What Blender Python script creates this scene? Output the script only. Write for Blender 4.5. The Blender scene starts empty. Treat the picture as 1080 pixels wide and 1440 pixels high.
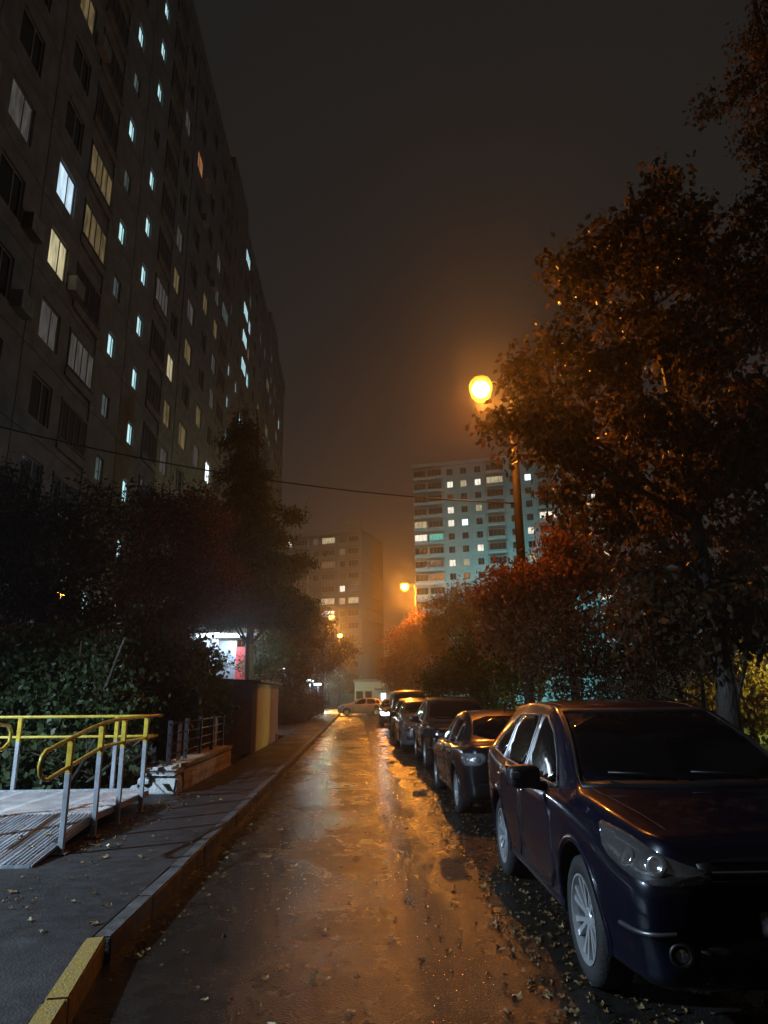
import bpy, bmesh, math, random
import numpy as np
from mathutils import Vector, Matrix
from mathutils.bvhtree import BVHTree
R = math.radians
PI = math.pi
sc = bpy.context.scene
col = sc.collection
random.seed(7)

# ------------------------------------------------------------------ camera
FP, CXP, CYP = 980.0, 540.0, 720.0
dy = Vector((506 - CXP, -(978 - CYP), -FP)).normalized()      # world +Y in camera space
up = Vector((503 - CXP, 3722, -FP)).normalized()
up = (up - dy * up.dot(dy)).normalized()
dx = dy.cross(up).normalized()
RC = Matrix((dx, dy, up))                                      # camera -> world
CAM = Vector((0, 0, 1.70))
cd = bpy.data.cameras.new('camera')
cam = bpy.data.objects.new('camera', cd)
col.objects.link(cam)
cam.matrix_world = Matrix.Translation(CAM) @ RC.to_4x4()
cd.sensor_fit = 'HORIZONTAL'
cd.sensor_width = 36.0
cd.lens = 36.0 * FP / 1080.0
cd.clip_start = 0.05
cd.clip_end = 2000
sc.camera = cam

# ------------------------------------------------------------------ world (light-polluted overcast night sky)
w = bpy.data.worlds.new('World')
sc.world = w
w.use_nodes = True
nt = w.node_tree
bg = nt.nodes['Background']
wtc = nt.nodes.new('ShaderNodeTexCoord')
wsx = nt.nodes.new('ShaderNodeSeparateXYZ')
wrp = nt.nodes.new('ShaderNodeValToRGB')      # city glow on low cloud: brighter towards the horizon all round
for i_, (p_, c_) in enumerate(((0.0, (.033, .030, .026)), (0.45, (.0175, .0165, .0152)), (1.0, (.011, .0105, .010)))):
    e_ = wrp.color_ramp.elements[i_] if i_ < 2 else wrp.color_ramp.elements.new(1.0)
    e_.position = p_
    e_.color = (*c_, 1)
nt.links.new(wtc.outputs['Generated'], wsx.inputs[0])
nt.links.new(wsx.outputs['Z'], wrp.inputs['Fac'])
nt.links.new(wrp.outputs['Color'], bg.inputs['Color'])
bg.inputs['Strength'].default_value = 1.0
sc.view_settings.view_transform = 'Standard'
sc.view_settings.look = 'None'
sc.view_settings.gamma = 1
sc.view_settings.exposure = 0
sc.view_settings.use_curve_mapping = False
try:
    sc.cycles.use_denoising = True
    sc.cycles.denoiser = 'OPENIMAGEDENOISE'
    sc.cycles.max_bounces = 5
    sc.cycles.diffuse_bounces = 2
    sc.cycles.glossy_bounces = 3
    sc.cycles.transmission_bounces = 4
    sc.cycles.volume_bounces = 0
    sc.cycles.sample_clamp_indirect = 3.0
    sc.cycles.sample_clamp_direct = 0.0
    sc.cycles.caustics_reflective = False
    sc.cycles.caustics_refractive = False
    sc.cycles.use_light_tree = True
except Exception:
    pass


def ray(px, py):
    return (RC @ Vector((px - CXP, -(py - CYP), -FP))).normalized()


def at(px, py, Y):
    d = ray(px, py)
    return CAM + d * (Y / d.y)


def onz(px, py, z=0.0):
    d = ray(px, py)
    return CAM + d * ((z - CAM.z) / d.z)


def on_plane(px, py, p0, n):
    d = ray(px, py)
    return CAM + d * ((p0 - CAM).dot(n) / d.dot(n))


# ------------------------------------------------------------------ materials
def N(t, typ, **kw):
    n = t.nodes.new(typ)
    for k, v in kw.items():
        setattr(n, k, v)
    return n


def mat(name, c, rough=0.6, metal=0.0, var=0.0, scale=5.0, bump=0.0, bscale=40.0, coat=0.0, rvar=0.0, c2=None,
        spec=0.5, coord='Object', stretch=None, bdist=0.02):
    m = bpy.data.materials.new(name)
    m.use_nodes = True
    t = m.node_tree
    b = t.nodes['Principled BSDF']
    b.inputs['Base Color'].default_value = (*c, 1)
    b.inputs['Roughness'].default_value = rough
    b.inputs['Metallic'].default_value = metal
    b.inputs['Coat Weight'].default_value = coat
    b.inputs['Coat Roughness'].default_value = 0.06
    b.inputs['Specular IOR Level'].default_value = spec
    tc = N(t, 'ShaderNodeTexCoord')
    src = tc.outputs[coord]
    if stretch:
        mp = N(t, 'ShaderNodeMapping')
        mp.inputs['Scale'].default_value = stretch
        t.links.new(src, mp.inputs['Vector'])
        src = mp.outputs['Vector']
    if var or c2 or rvar:
        n1 = N(t, 'ShaderNodeTexNoise')
        n1.inputs['Scale'].default_value = scale
        n1.inputs['Detail'].default_value = 6
        n1.inputs['Roughness'].default_value = 0.65
        t.links.new(src, n1.inputs['Vector'])
        rp = N(t, 'ShaderNodeValToRGB')
        rp.color_ramp.elements[0].position = 0.33
        rp.color_ramp.elements[1].position = 0.68
        a = [max(0, x * (1 - var)) for x in c]
        bb = c2 if c2 else [min(1, x * (1 + var)) for x in c]
        rp.color_ramp.elements[0].color = (*a, 1)
        rp.color_ramp.elements[1].color = (*bb, 1)
        t.links.new(n1.outputs['Fac'], rp.inputs['Fac'])
        t.links.new(rp.outputs['Color'], b.inputs['Base Color'])
        if rvar:
            mr = N(t, 'ShaderNodeMapRange')
            mr.inputs[1].default_value = 0.35
            mr.inputs[2].default_value = 0.65
            mr.inputs[3].default_value = max(0.03, rough - rvar)
            mr.inputs[4].default_value = min(1, rough + rvar)
            t.links.new(n1.outputs['Fac'], mr.inputs[0])
            t.links.new(mr.outputs[0], b.inputs['Roughness'])
    if bump:
        n2 = N(t, 'ShaderNodeTexNoise')
        n2.inputs['Scale'].default_value = bscale
        n2.inputs['Detail'].default_value = 5
        t.links.new(src, n2.inputs['Vector'])
        bp = N(t, 'ShaderNodeBump')
        bp.inputs['Strength'].default_value = bump
        bp.inputs['Distance'].default_value = bdist
        t.links.new(n2.outputs['Fac'], bp.inputs['Height'])
        t.links.new(bp.outputs['Normal'], b.inputs['Normal'])
    return m


def emit(name, c, s, var=0.0, scale=1.5):
    m = bpy.data.materials.new(name)
    m.use_nodes = True
    t = m.node_tree
    t.nodes.remove(t.nodes['Principled BSDF'])
    e = N(t, 'ShaderNodeEmission')
    e.inputs['Color'].default_value = (*c, 1)
    e.inputs['Strength'].default_value = s
    if var:
        tc = N(t, 'ShaderNodeTexCoord')
        mp = N(t, 'ShaderNodeMapping')
        mp.inputs['Scale'].default_value = (scale * 3, scale * 3, scale * 0.8)
        n1 = N(t, 'ShaderNodeTexNoise')
        n1.inputs['Scale'].default_value = 1.0
        mr = N(t, 'ShaderNodeMapRange')
        mr.inputs[1].default_value = 0.3
        mr.inputs[2].default_value = 0.7
        mr.inputs[3].default_value = s * (1 - var)
        mr.inputs[4].default_value = s * (1 + var)
        oi = N(t, 'ShaderNodeObjectInfo')
        ad = N(t, 'ShaderNodeVectorMath', operation='ADD')
        t.links.new(tc.outputs['Object'], ad.inputs[0])
        t.links.new(oi.outputs['Location'], ad.inputs[1])
        t.links.new(ad.outputs[0], mp.inputs['Vector'])
        t.links.new(mp.outputs['Vector'], n1.inputs['Vector'])
        t.links.new(n1.outputs['Fac'], mr.inputs[0])
        t.links.new(mr.outputs[0], e.inputs['Strength'])
    t.links.new(e.outputs[0], t.nodes['Material Output'].inputs['Surface'])
    return m


def leafmat(name, cols, trans=0.45, rough=0.42):
    m = bpy.data.materials.new(name)
    m.use_nodes = True
    t = m.node_tree
    b = t.nodes['Principled BSDF']
    b.inputs['Roughness'].default_value = rough
    b.inputs['Specular IOR Level'].default_value = 0.35
    g = N(t, 'ShaderNodeNewGeometry')
    rp = N(t, 'ShaderNodeValToRGB')
    els = rp.color_ramp.elements
    while len(els) < len(cols):
        els.new(0.5)
    for i, c in enumerate(cols):
        els[i].position = i / max(1, len(cols) - 1)
        els[i].color = (*c, 1)
    t.links.new(g.outputs['Random Per Island'], rp.inputs['Fac'])
    t.links.new(rp.outputs['Color'], b.inputs['Base Color'])
    tr = N(t, 'ShaderNodeBsdfTranslucent')
    t.links.new(rp.outputs['Color'], tr.inputs['Color'])
    mx = N(t, 'ShaderNodeMixShader')
    mx.inputs[0].default_value = trans
    t.links.new(b.outputs[0], mx.inputs[1])
    t.links.new(tr.outputs[0], mx.inputs[2])
    t.links.new(mx.outputs[0], t.nodes['Material Output'].inputs['Surface'])
    return m


def wet_asphalt(name, dry, rlo, rhi, bumpk, puddle=0.5, tracks=None):
    m = bpy.data.materials.new(name)
    m.use_nodes = True
    t = m.node_tree
    b = t.nodes['Principled BSDF']
    tc = N(t, 'ShaderNodeTexCoord')
    o = tc.outputs['Object']
    big = N(t, 'ShaderNodeTexNoise'); big.inputs['Scale'].default_value = 0.8; big.inputs['Detail'].default_value = 5
    med = N(t, 'ShaderNodeTexNoise'); med.inputs['Scale'].default_value = 6; med.inputs['Detail'].default_value = 6; med.inputs['Roughness'].default_value = 0.7
    fine = N(t, 'ShaderNodeTexNoise'); fine.inputs['Scale'].default_value = 52; fine.inputs['Detail'].default_value = 4; fine.inputs['Roughness'].default_value = .7
    vor = N(t, 'ShaderNodeTexVoronoi'); vor.inputs['Scale'].default_value = 62
    for n in (big, med, fine, vor):
        t.links.new(o, n.inputs['Vector'])
    # wetness mask: low, worn patches keep a film of water
    mx = N(t, 'ShaderNodeMath', operation='MULTIPLY_ADD'); mx.inputs[1].default_value = 0.75; 
    t.links.new(med.outputs['Fac'], mx.inputs[0]); t.links.new(big.outputs['Fac'], mx.inputs[2])
    mr = N(t, 'ShaderNodeMapRange'); mr.inputs[1].default_value = puddle + .12; mr.inputs[2].default_value = puddle + 0.52
    mr.inputs[3].default_value = rlo; mr.inputs[4].default_value = rhi
    wet = mx.outputs[0]
    if tracks:
        sep = N(t, 'ShaderNodeSeparateXYZ'); t.links.new(o, sep.inputs[0])
        for tx, tw, ts in tracks:
            a1 = N(t, 'ShaderNodeMath', operation='SUBTRACT'); a1.inputs[1].default_value = tx
            wob = N(t, 'ShaderNodeMath', operation='MULTIPLY_ADD'); wob.inputs[1].default_value = .5
            t.links.new(big.outputs['Fac'], wob.inputs[0]); t.links.new(sep.outputs['X'], wob.inputs[2])
            t.links.new(wob.outputs[0], a1.inputs[0])
            a2 = N(t, 'ShaderNodeMath', operation='ABSOLUTE'); t.links.new(a1.outputs[0], a2.inputs[0])
            a3 = N(t, 'ShaderNodeMapRange', interpolation_type='SMOOTHSTEP'); a3.inputs[1].default_value = 0; a3.inputs[2].default_value = tw; a3.inputs[3].default_value = -ts; a3.inputs[4].default_value = 0
            t.links.new(a2.outputs[0], a3.inputs[0])
            a4 = N(t, 'ShaderNodeMath', operation='ADD'); t.links.new(wet, a4.inputs[0]); t.links.new(a3.outputs[0], a4.inputs[1])
            wet = a4.outputs[0]
    t.links.new(wet, mr.inputs[0]); t.links.new(mr.outputs[0], b.inputs['Roughness'])
    rp = N(t, 'ShaderNodeValToRGB')
    rp.color_ramp.elements[0].position = 0.3; rp.color_ramp.elements[1].position = 0.75
    rp.color_ramp.elements[0].color = (*[x * 0.6 for x in dry], 1)
    rp.color_ramp.elements[1].color = (*[x * 1.4 for x in dry], 1)
    t.links.new(med.outputs['Fac'], rp.inputs['Fac'])
    # light mineral grains in the binder
    gr = N(t, 'ShaderNodeMapRange'); gr.inputs[1].default_value = 0.62; gr.inputs[2].default_value = 0.72; gr.inputs[3].default_value = 0; gr.inputs[4].default_value = 0.6
    t.links.new(fine.outputs['Fac'], gr.inputs[0])
    mc = N(t, 'ShaderNodeMixRGB'); mc.inputs[2].default_value = (*[min(1, x * 3.2) for x in dry], 1)
    t.links.new(gr.outputs[0], mc.inputs[0]); t.links.new(rp.outputs['Color'], mc.inputs[1])
    t.links.new(mc.outputs[0], b.inputs['Base Color'])
    ad = N(t, 'ShaderNodeMath', operation='MULTIPLY_ADD'); ad.inputs[1].default_value = 0.6
    t.links.new(vor.outputs['Distance'], ad.inputs[0]); t.links.new(fine.outputs['Fac'], ad.inputs[2])
    bp = N(t, 'ShaderNodeBump'); bp.inputs['Strength'].default_value = bumpk; bp.inputs['Distance'].default_value = 0.012
    t.links.new(ad.outputs[0], bp.inputs['Height'])
    b2 = N(t, 'ShaderNodeBump'); b2.inputs['Strength'].default_value = 0.12; b2.inputs['Distance'].default_value = 0.03
    t.links.new(med.outputs['Fac'], b2.inputs['Height']); t.links.new(bp.outputs['Normal'], b2.inputs['Normal'])
    t.links.new(b2.outputs['Normal'], b.inputs['Normal'])
    b.inputs['Specular IOR Level'].default_value = 0.38
    return m


M = dict(
    road=wet_asphalt('wet_asphalt', (0.0155, 0.0138, 0.0125), 0.12, 0.38, 0.5, 0.50, [(.80, .36, .40), (-.62, .55, .15)]),
    pave=wet_asphalt('damp_pavement', (0.033, 0.033, 0.034), 0.34, 0.68, 0.5, 0.52),
    kerb=mat('kerb_concrete', (0.085, 0.082, 0.08), 0.45, var=0.35, scale=6, bump=0.4, bscale=50, rvar=0.2),
    kerby=mat('kerb_yellow_paint', (0.46, 0.31, 0.06), 0.5, var=0.15, scale=13, bump=0.5, bscale=60, c2=(0.24, 0.17, 0.07), rvar=0.15),
    soil=mat('wet_soil', (0.035, 0.028, 0.02), 0.7, var=0.5, scale=3, bump=0.8, bscale=12, bdist=0.05),
    lawn=mat('lawn_ground', (0.05, 0.07, 0.02), 0.8, var=0.5, scale=2, bump=0.8, bscale=25),
    panel=mat('panel_concrete', (0.150, 0.150, 0.152), 0.85, var=0.4, scale=1.1, bump=0.25, bscale=30),
    core=mat('joint_dark', (0.045, 0.042, 0.04), 0.9, var=0.2),
    fpanel=mat('far_panel', (0.32, 0.35, 0.34), 0.85, var=0.14, scale=0.35, bump=0.2, bscale=10),
    fpanel2=mat('far_panel_grey', (0.095, 0.10, 0.095), 0.85, var=0.15, scale=0.35, bump=0.2, bscale=10),
    frame=mat('window_frame_white', (0.24, 0.24, 0.235), 0.4, var=0.1),
    frameb=mat('window_frame_brown', (0.12, 0.10, 0.085), 0.5, var=0.2),
    glass=mat('dark_window_glass', (0.012, 0.013, 0.014), 0.06, spec=0.6),
    parapet=mat('balcony_parapet', (0.36, 0.37, 0.35), 0.8, var=0.25, scale=0.8),
    lit_c=emit('lit_stair', (0.52, 0.88, 0.94), 1.05, 0.25),
    lit_cd=emit('lit_stair_dim', (0.55, 0.75, 0.75), 0.10, 0.4),
    lit_b=emit('lit_blue_white', (0.62, 0.83, 1.0), 0.95, 0.3),
    lit_y=emit('lit_warm_yellow', (0.95, 0.84, 0.50), 0.50, 0.45),
    lit_yd=emit('lit_warm_dim', (0.85, 0.62, 0.30), 0.13, 0.5),
    lit_g=emit('lit_grey_curtain', (0.8, 0.75, 0.7), 0.07, 0.4),
    lit_w=emit('lit_white', (1.0, 0.95, 0.78), 1.25, 0.35),
    lit_o=emit('lit_orange_curtain', (1.0, 0.42, 0.18), 0.30, 0.4),
    lit_t=emit('lit_teal', (0.1, 0.9, 0.75), 0.55, 0.4),
    lit_bb=emit('lit_bright_cold', (0.75, 0.92, 1.0), 2.2, 0.2),
    bark=mat('wet_bark', (0.045, 0.036, 0.028), 0.6, var=0.4, scale=8, bump=0.9, bscale=20, bdist=0.04, stretch=(1, 1, 0.25)),
    concrete=mat('pole_concrete', (0.022, 0.019, 0.018), 0.75, var=0.2, scale=3, bump=0.4, bscale=25),
    deck_dark=mat('deck_steel_dark', (0.36, 0.38, 0.41), 0.5, 0.05, var=0.45, scale=3, rvar=0.14, bump=0.2, bscale=70, stretch=(3, .5, 1)),  # darker, greyer, streaked version of the deck steel for the incline plates
    steel=mat('galvanised_steel', (0.36, 0.39, 0.43), 0.42, 0.2, var=0.18, scale=6, rvar=0.12, bump=0.1, bscale=80),
    deck=mat('deck_steel', (0.78, 0.80, 0.84), 0.45, 0.05, var=0.28, scale=3, rvar=0.14, bump=0.15, bscale=70),
    yellow=mat('yellow_paint', (0.58, 0.42, 0.05), 0.34, var=0.3, scale=9, coat=0.25, bump=0.08, bscale=60),
    darkmetal=mat('dark_painted_metal', (0.03, 0.03, 0.035), 0.3, 0.3, var=0.3, scale=6, bump=0.15, bscale=60),
    black=mat('black_plastic', (0.012, 0.012, 0.013), 0.45, var=0.2),
    rubber=mat('tyre_rubber', (0.016, 0.016, 0.017), 0.7, var=0.25, bump=0.3, bscale=60),
    alloy=mat('alloy_rim', (0.60, 0.61, 0.63), 0.33, 0.65, var=0.08),
    carglass=mat('car_glass', (0.004, 0.004, 0.005), 0.05, spec=0.35),
    ac=mat('ac_casing', (.22, .22, .21), .5, var=.2),
    trim=mat('satin_trim', (.16, .16, .165), .3, .7),
    chrome=mat('chrome', (0.7, 0.7, 0.72), 0.12, 1.0),
    lampglass=mat('headlight_reflector', (0.45, 0.46, 0.48), 0.13, 0.85, coat=1.0, bump=0.35, bscale=14),
    lens=mat('headlight_lens', (0.75, 0.77, 0.8), 0.08, 0.9, coat=1.0),
    redlens=mat('red_lens', (0.22, 0.02, 0.015), 0.12, coat=1.0, bump=0.2, bscale=40),
    clearlens=mat('clear_tail_lens', (0.32, 0.33, 0.36), 0.12, 0.6, coat=1.0, bump=0.3, bscale=30),
    plate=mat('number_plate_white', (0.16, 0.16, 0.16), 0.4, var=0.05),
    tan=mat('tan_plaster', (0.46, 0.37, 0.26), 0.8, var=0.1, scale=3.5, bump=0.35, bscale=30),
    brick=mat('brown_brick', (0.17, 0.11, 0.075), 0.8, var=0.3, scale=4, bump=0.4, bscale=35),
    roofing=mat('tar_roofing', (0.03, 0.03, 0.03), 0.45, var=0.3, bump=0.3, bscale=20),
    whitewash=mat('whitewash', (0.60, 0.60, 0.58), 0.7, var=0.22, scale=7, bump=0.6, bscale=25, bdist=0.03),
    tanwall=mat('ochre_wall', (0.40, 0.30, 0.19), 0.75, var=0.35, scale=4, bump=0.5, bscale=22, bdist=0.03),
    wood=mat('wet_red_boards', (0.16, 0.06, 0.035), 0.25, var=0.35, scale=5, bump=0.3, bscale=30, rvar=0.1),
    red=mat('red_panel', (0.42, 0.05, 0.05), 0.4, var=0.1),
    white=mat('white_panel', (0.7, 0.72, 0.74), 0.5, var=0.06),
    grey=mat('grey_sheet', (0.22, 0.23, 0.25), 0.4, 0.3, var=0.2),
    wire=mat('cable_black', (0.02, 0.02, 0.02), 0.5),
    paleb=mat('pale_pavilion', (0.55, 0.60, 0.58), 0.7, var=0.12),
    sodium=emit('sodium_glare', (1.0, 0.56, 0.10), 22.0),
    sodium_s=emit('sodium_glare_far', (1.0, 0.58, 0.12), 24.0),
    led=emit('led_panel', (0.75, 0.88, 1.0), 14.0),
    hl=emit('lit_headlight', (0.80, 0.90, 1.0), 25.0),
    flashy=emit('amber_lamp', (1.0, 0.45, 0.1), 6.0),
)
def amber_glare():  # see-through glowing shell: lamp glare painted as an amber rim
    m = bpy.data.materials.new('amber_bowl_glare')
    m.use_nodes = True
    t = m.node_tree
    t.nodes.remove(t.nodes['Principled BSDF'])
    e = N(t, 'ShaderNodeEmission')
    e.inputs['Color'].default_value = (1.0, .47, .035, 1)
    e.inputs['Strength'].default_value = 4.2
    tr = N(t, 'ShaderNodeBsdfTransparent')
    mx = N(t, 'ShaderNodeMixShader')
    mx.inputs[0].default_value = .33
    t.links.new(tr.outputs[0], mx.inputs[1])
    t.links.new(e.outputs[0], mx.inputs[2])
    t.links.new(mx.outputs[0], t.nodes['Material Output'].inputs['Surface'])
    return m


M['amber'] = amber_glare()
M['leaf_red'] = leafmat('leaf_russet', [(0.32, 0.13, 0.07), (0.42, 0.18, 0.09), (0.22, 0.12, 0.06), (0.46, 0.23, 0.11)], .6)
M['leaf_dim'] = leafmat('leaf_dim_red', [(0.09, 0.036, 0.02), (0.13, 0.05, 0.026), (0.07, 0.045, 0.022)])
M['leaf_brown'] = leafmat('leaf_brown_green', [(0.075, 0.055, 0.028), (0.12, 0.066, 0.036), (0.06, 0.06, 0.028), (0.19, 0.095, 0.045)], 0.55, 0.36)
M['leaf_green'] = leafmat('leaf_green', [(0.03, 0.055, 0.022), (0.05, 0.085, 0.03), (0.065, 0.095, 0.04), (0.04, 0.06, 0.02)])
M['leaf_pale'] = leafmat('leaf_pale_green', [(0.07, 0.11, 0.05), (0.10, 0.13, 0.06), (0.05, 0.08, 0.03)])
M['leaf_yell'] = leafmat('leaf_yellow', [(0.20, 0.13, 0.03), (0.15, 0.12, 0.03), (0.24, 0.14, 0.03), (0.09, 0.09, 0.025)])
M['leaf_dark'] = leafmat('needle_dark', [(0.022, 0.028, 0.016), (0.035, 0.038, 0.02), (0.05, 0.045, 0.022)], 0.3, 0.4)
M['litter'] = leafmat('leaf_litter', [(0.22, 0.14, 0.06), (0.13, 0.075, 0.03), (0.32, 0.24, 0.12), (0.09, 0.05, 0.022), (0.20, 0.11, 0.04), (0.07, 0.04, 0.02)], 0.15, 0.3)
M['grass'] = leafmat('grass_blades', [(0.05, 0.085, 0.02), (0.075, 0.11, 0.025), (0.09, 0.11, 0.03)], 0.3, 0.4)


def paint(name, c, rough=0.3):
    """metallic paint under a clear coat, beaded with rain drops"""
    m = mat(name, c, rough, 0.2, coat=1.0)
    t = m.node_tree
    b = t.nodes['Principled BSDF']
    b.inputs['Coat Roughness'].default_value = 0.06
    b.inputs['Specular IOR Level'].default_value = 0.3
    tc = N(t, 'ShaderNodeTexCoord')
    vo = N(t, 'ShaderNodeTexVoronoi')
    vo.inputs['Scale'].default_value = 75
    t.links.new(tc.outputs['Object'], vo.inputs['Vector'])
    n1 = N(t, 'ShaderNodeTexNoise')
    n1.inputs['Scale'].default_value = 30
    t.links.new(tc.outputs['Object'], n1.inputs['Vector'])
    th = N(t, 'ShaderNodeMapRange')
    th.inputs[1].default_value = .5
    th.inputs[2].default_value = .68
    th.inputs[3].default_value = 0
    th.inputs[4].default_value = .36
    t.links.new(n1.outputs['Fac'], th.inputs[0])
    su = N(t, 'ShaderNodeMath', operation='SUBTRACT', use_clamp=True)
    t.links.new(th.outputs[0], su.inputs[0])
    t.links.new(vo.outputs['Distance'], su.inputs[1])
    bp = N(t, 'ShaderNodeBump')
    bp.inputs['Strength'].default_value = .55
    bp.inputs['Distance'].default_value = .006
    t.links.new(su.outputs[0], bp.inputs['Height'])
    t.links.new(bp.outputs['Normal'], b.inputs['Normal'])
    t.links.new(bp.outputs['Normal'], b.inputs['Coat Normal'])
    return m


# ------------------------------------------------------------------ mesh helpers
def link(name, me, m=None, parent=None, kind=None, loc=None, rot=None):
    o = bpy.data.objects.new(name, me)
    col.objects.link(o)
    if m is not None and me is not None and len(me.materials) == 0:
        for q in (m if isinstance(m, (list, tuple)) else [m]):
            me.materials.append(q)
    if parent is not None:
        o.parent = parent
    if kind:
        o['kind'] = kind
    if loc is not None:
        o.location = loc
    if rot is not None:
        o.rotation_euler = rot
    return o


def tag(o, label, cat, group=None):
    o['label'] = label
    o['category'] = cat
    if group:
        o['group'] = group
    return o


def thing(name, label, cat, loc=(0, 0, 0), rz=0.0, group=None):
    o = bpy.data.objects.new(name, None)
    o.empty_display_size = 0.2
    col.objects.link(o)
    o.location = loc
    o.rotation_euler = (0, 0, rz)
    return tag(o, label, cat, group)


class MB:
    def __init__(s):
        s.v, s.f, s.mi = [], [], []

    def add(s, vs, fs, mi=0):
        b = len(s.v)
        s.v += [tuple(x) for x in vs]
        s.f += [[i + b for i in f] for f in fs]
        s.mi += [mi] * len(fs)
        return s

    def box(s, x0, x1, y0, y1, z0, z1, mi=0, mtx=None):
        vs = [Vector(p) for p in ((x0, y0, z0), (x1, y0, z0), (x1, y1, z0), (x0, y1, z0), (x0, y0, z1), (x1, y0, z1), (x1, y1, z1), (x0, y1, z1))]
        if mtx is not None:
            vs = [mtx @ p for p in vs]
        return s.add(vs, [[0, 3, 2, 1], [4, 5, 6, 7], [0, 1, 5, 4], [1, 2, 6, 5], [2, 3, 7, 6], [3, 0, 4, 7]], mi)

    def tube(s, pts, rad, n=8, mi=0, cap=True, square=False):
        pts = [Vector(p) for p in pts]
        if not isinstance(rad, (list, tuple)):
            rad = [rad] * len(pts)
        ref = None
        rings = []
        for i, p in enumerate(pts):
            if i == 0:
                d = pts[1] - p
            elif i == len(pts) - 1:
                d = p - pts[i - 1]
            else:
                d = (pts[i + 1] - p).normalized() + (p - pts[i - 1]).normalized()
            d = d.normalized() if d.length > 1e-9 else Vector((0, 0, 1))
            if ref is None:
                ref = Vector((1, 0, 0)) if abs(d.x) < 0.8 else Vector((0, 1, 0))
            a = (ref - d * ref.dot(d)).normalized()
            ref = a
            b = d.cross(a)
            off = PI / 4 if square else 0
            rings.append([p + (a * math.cos(2 * PI * k / n + off) + b * math.sin(2 * PI * k / n + off)) * rad[i] for k in range(n)])
        vs = [v for r in rings for v in r]
        fs = []
        for i in range(len(pts) - 1):
            for k in range(n):
                fs.append([i * n + k, i * n + (k + 1) % n, (i + 1) * n + (k + 1) % n, (i + 1) * n + k])
        if cap:
            fs.append(list(range(n))[::-1])
            fs.append([(len(pts) - 1) * n + k for k in range(n)])
        return s.add(vs, fs, mi)

    def lathe(s, prof, n=24, mi=0, axis='z', mtx=None, close=False):
        vs, fs = [], []
        for r, h in prof:
            for k in range(n):
                a = 2 * PI * k / n
                p = Vector((r * math.cos(a), r * math.sin(a), h)) if axis == 'z' else Vector((h, r * math.cos(a), r * math.sin(a)))
                vs.append(mtx @ p if mtx is not None else p)
        m = len(prof)
        for i in range(m if close else m - 1):
            j = (i + 1) % m
            for k in range(n):
                fs.append([i * n + k, i * n + (k + 1) % n, j * n + (k + 1) % n, j * n + k])
        return s.add(vs, fs, mi)

    def prism(s, poly, y0, y1, mi=0, mtx=None):
        n = len(poly)
        vs = [Vector((p[0], y0, p[1])) for p in poly] + [Vector((p[0], y1, p[1])) for p in poly]
        if mtx is not None:
            vs = [mtx @ v for v in vs]
        fs = [list(range(n)), [n + k for k in range(n)][::-1]] + [[k, n + k, n + (k + 1) % n, (k + 1) % n] for k in range(n)]
        return s.add(vs, fs, mi)

    def mesh(s, name, smooth=False):
        me = bpy.data.meshes.new(name)
        me.from_pydata(s.v, [], s.f)
        if any(s.mi):
            me.polygons.foreach_set('material_index', s.mi)
        if smooth:
            me.polygons.foreach_set('use_smooth', [True] * len(s.f))
        me.update()
        bm = bmesh.new()
        bm.from_mesh(me)
        bmesh.ops.recalc_face_normals(bm, faces=bm.faces)
        bm.to_mesh(me)
        bm.free()
        return me

    def build(s, name, m, parent=None, smooth=False, kind=None, bevel=0, loc=None, rot=None):
        o = link(name, s.mesh(name, smooth), m, parent, kind, loc, rot)
        if bevel:
            b = o.modifiers.new('b', 'BEVEL')
            b.width = bevel
            b.segments = 2
            b.limit_method = 'ANGLE'
        return o


def sheet(name, x0, x1, y0, y1, z, m, nx=1, ny=1, kind='structure', fz=None):
    mb = MB()
    vs, fs = [], []
    for j in range(ny + 1):
        for i in range(nx + 1):
            x = x0 + (x1 - x0) * i / nx
            y = y0 + (y1 - y0) * j / ny
            vs.append((x, y, z + (fz(x, y) if fz else 0)))
    for j in range(ny):
        for i in range(nx):
            a = j * (nx + 1) + i
            fs.append([a, a + 1, a + nx + 2, a + nx + 1])
    mb.add(vs, fs)
    return mb.build(name, m, None, True, kind)


def point_light(name, loc, color, power, radius=0.1, parent=None):
    l = bpy.data.lights.new(name, 'POINT')
    l.color = color
    l.energy = power
    l.shadow_soft_size = radius
    o = bpy.data.objects.new(name, l)
    col.objects.link(o)
    o.location = loc
    if parent:
        o.parent = parent
    return o


def spot_light(name, loc, target, color, power, radius=0.1, angle=120, blend=0.6, parent=None):
    l = bpy.data.lights.new(name, 'SPOT')
    l.color = color
    l.energy = power
    l.shadow_soft_size = radius
    l.spot_size = R(angle)
    l.spot_blend = blend
    o = bpy.data.objects.new(name, l)
    col.objects.link(o)
    o.location = loc
    o.rotation_euler = (Vector(target) - Vector(loc)).to_track_quat('-Z', 'Y').to_euler()
    if parent:
        o.parent = parent
    return o


SOD = (1.0, 0.25, 0.026)
COLD = (0.60, 0.80, 1.0)

# ------------------------------------------------------------------ ground
XK = -1.66          # road-side face of the left kerb
XR = 3.55           # road-side face of the right kerb


def kerb_x(y):
    return XK - 0.03 + (5.3 - y) * 0.15 if y < 5.3 else XK - 0.002 * (y - 5.3)


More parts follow.
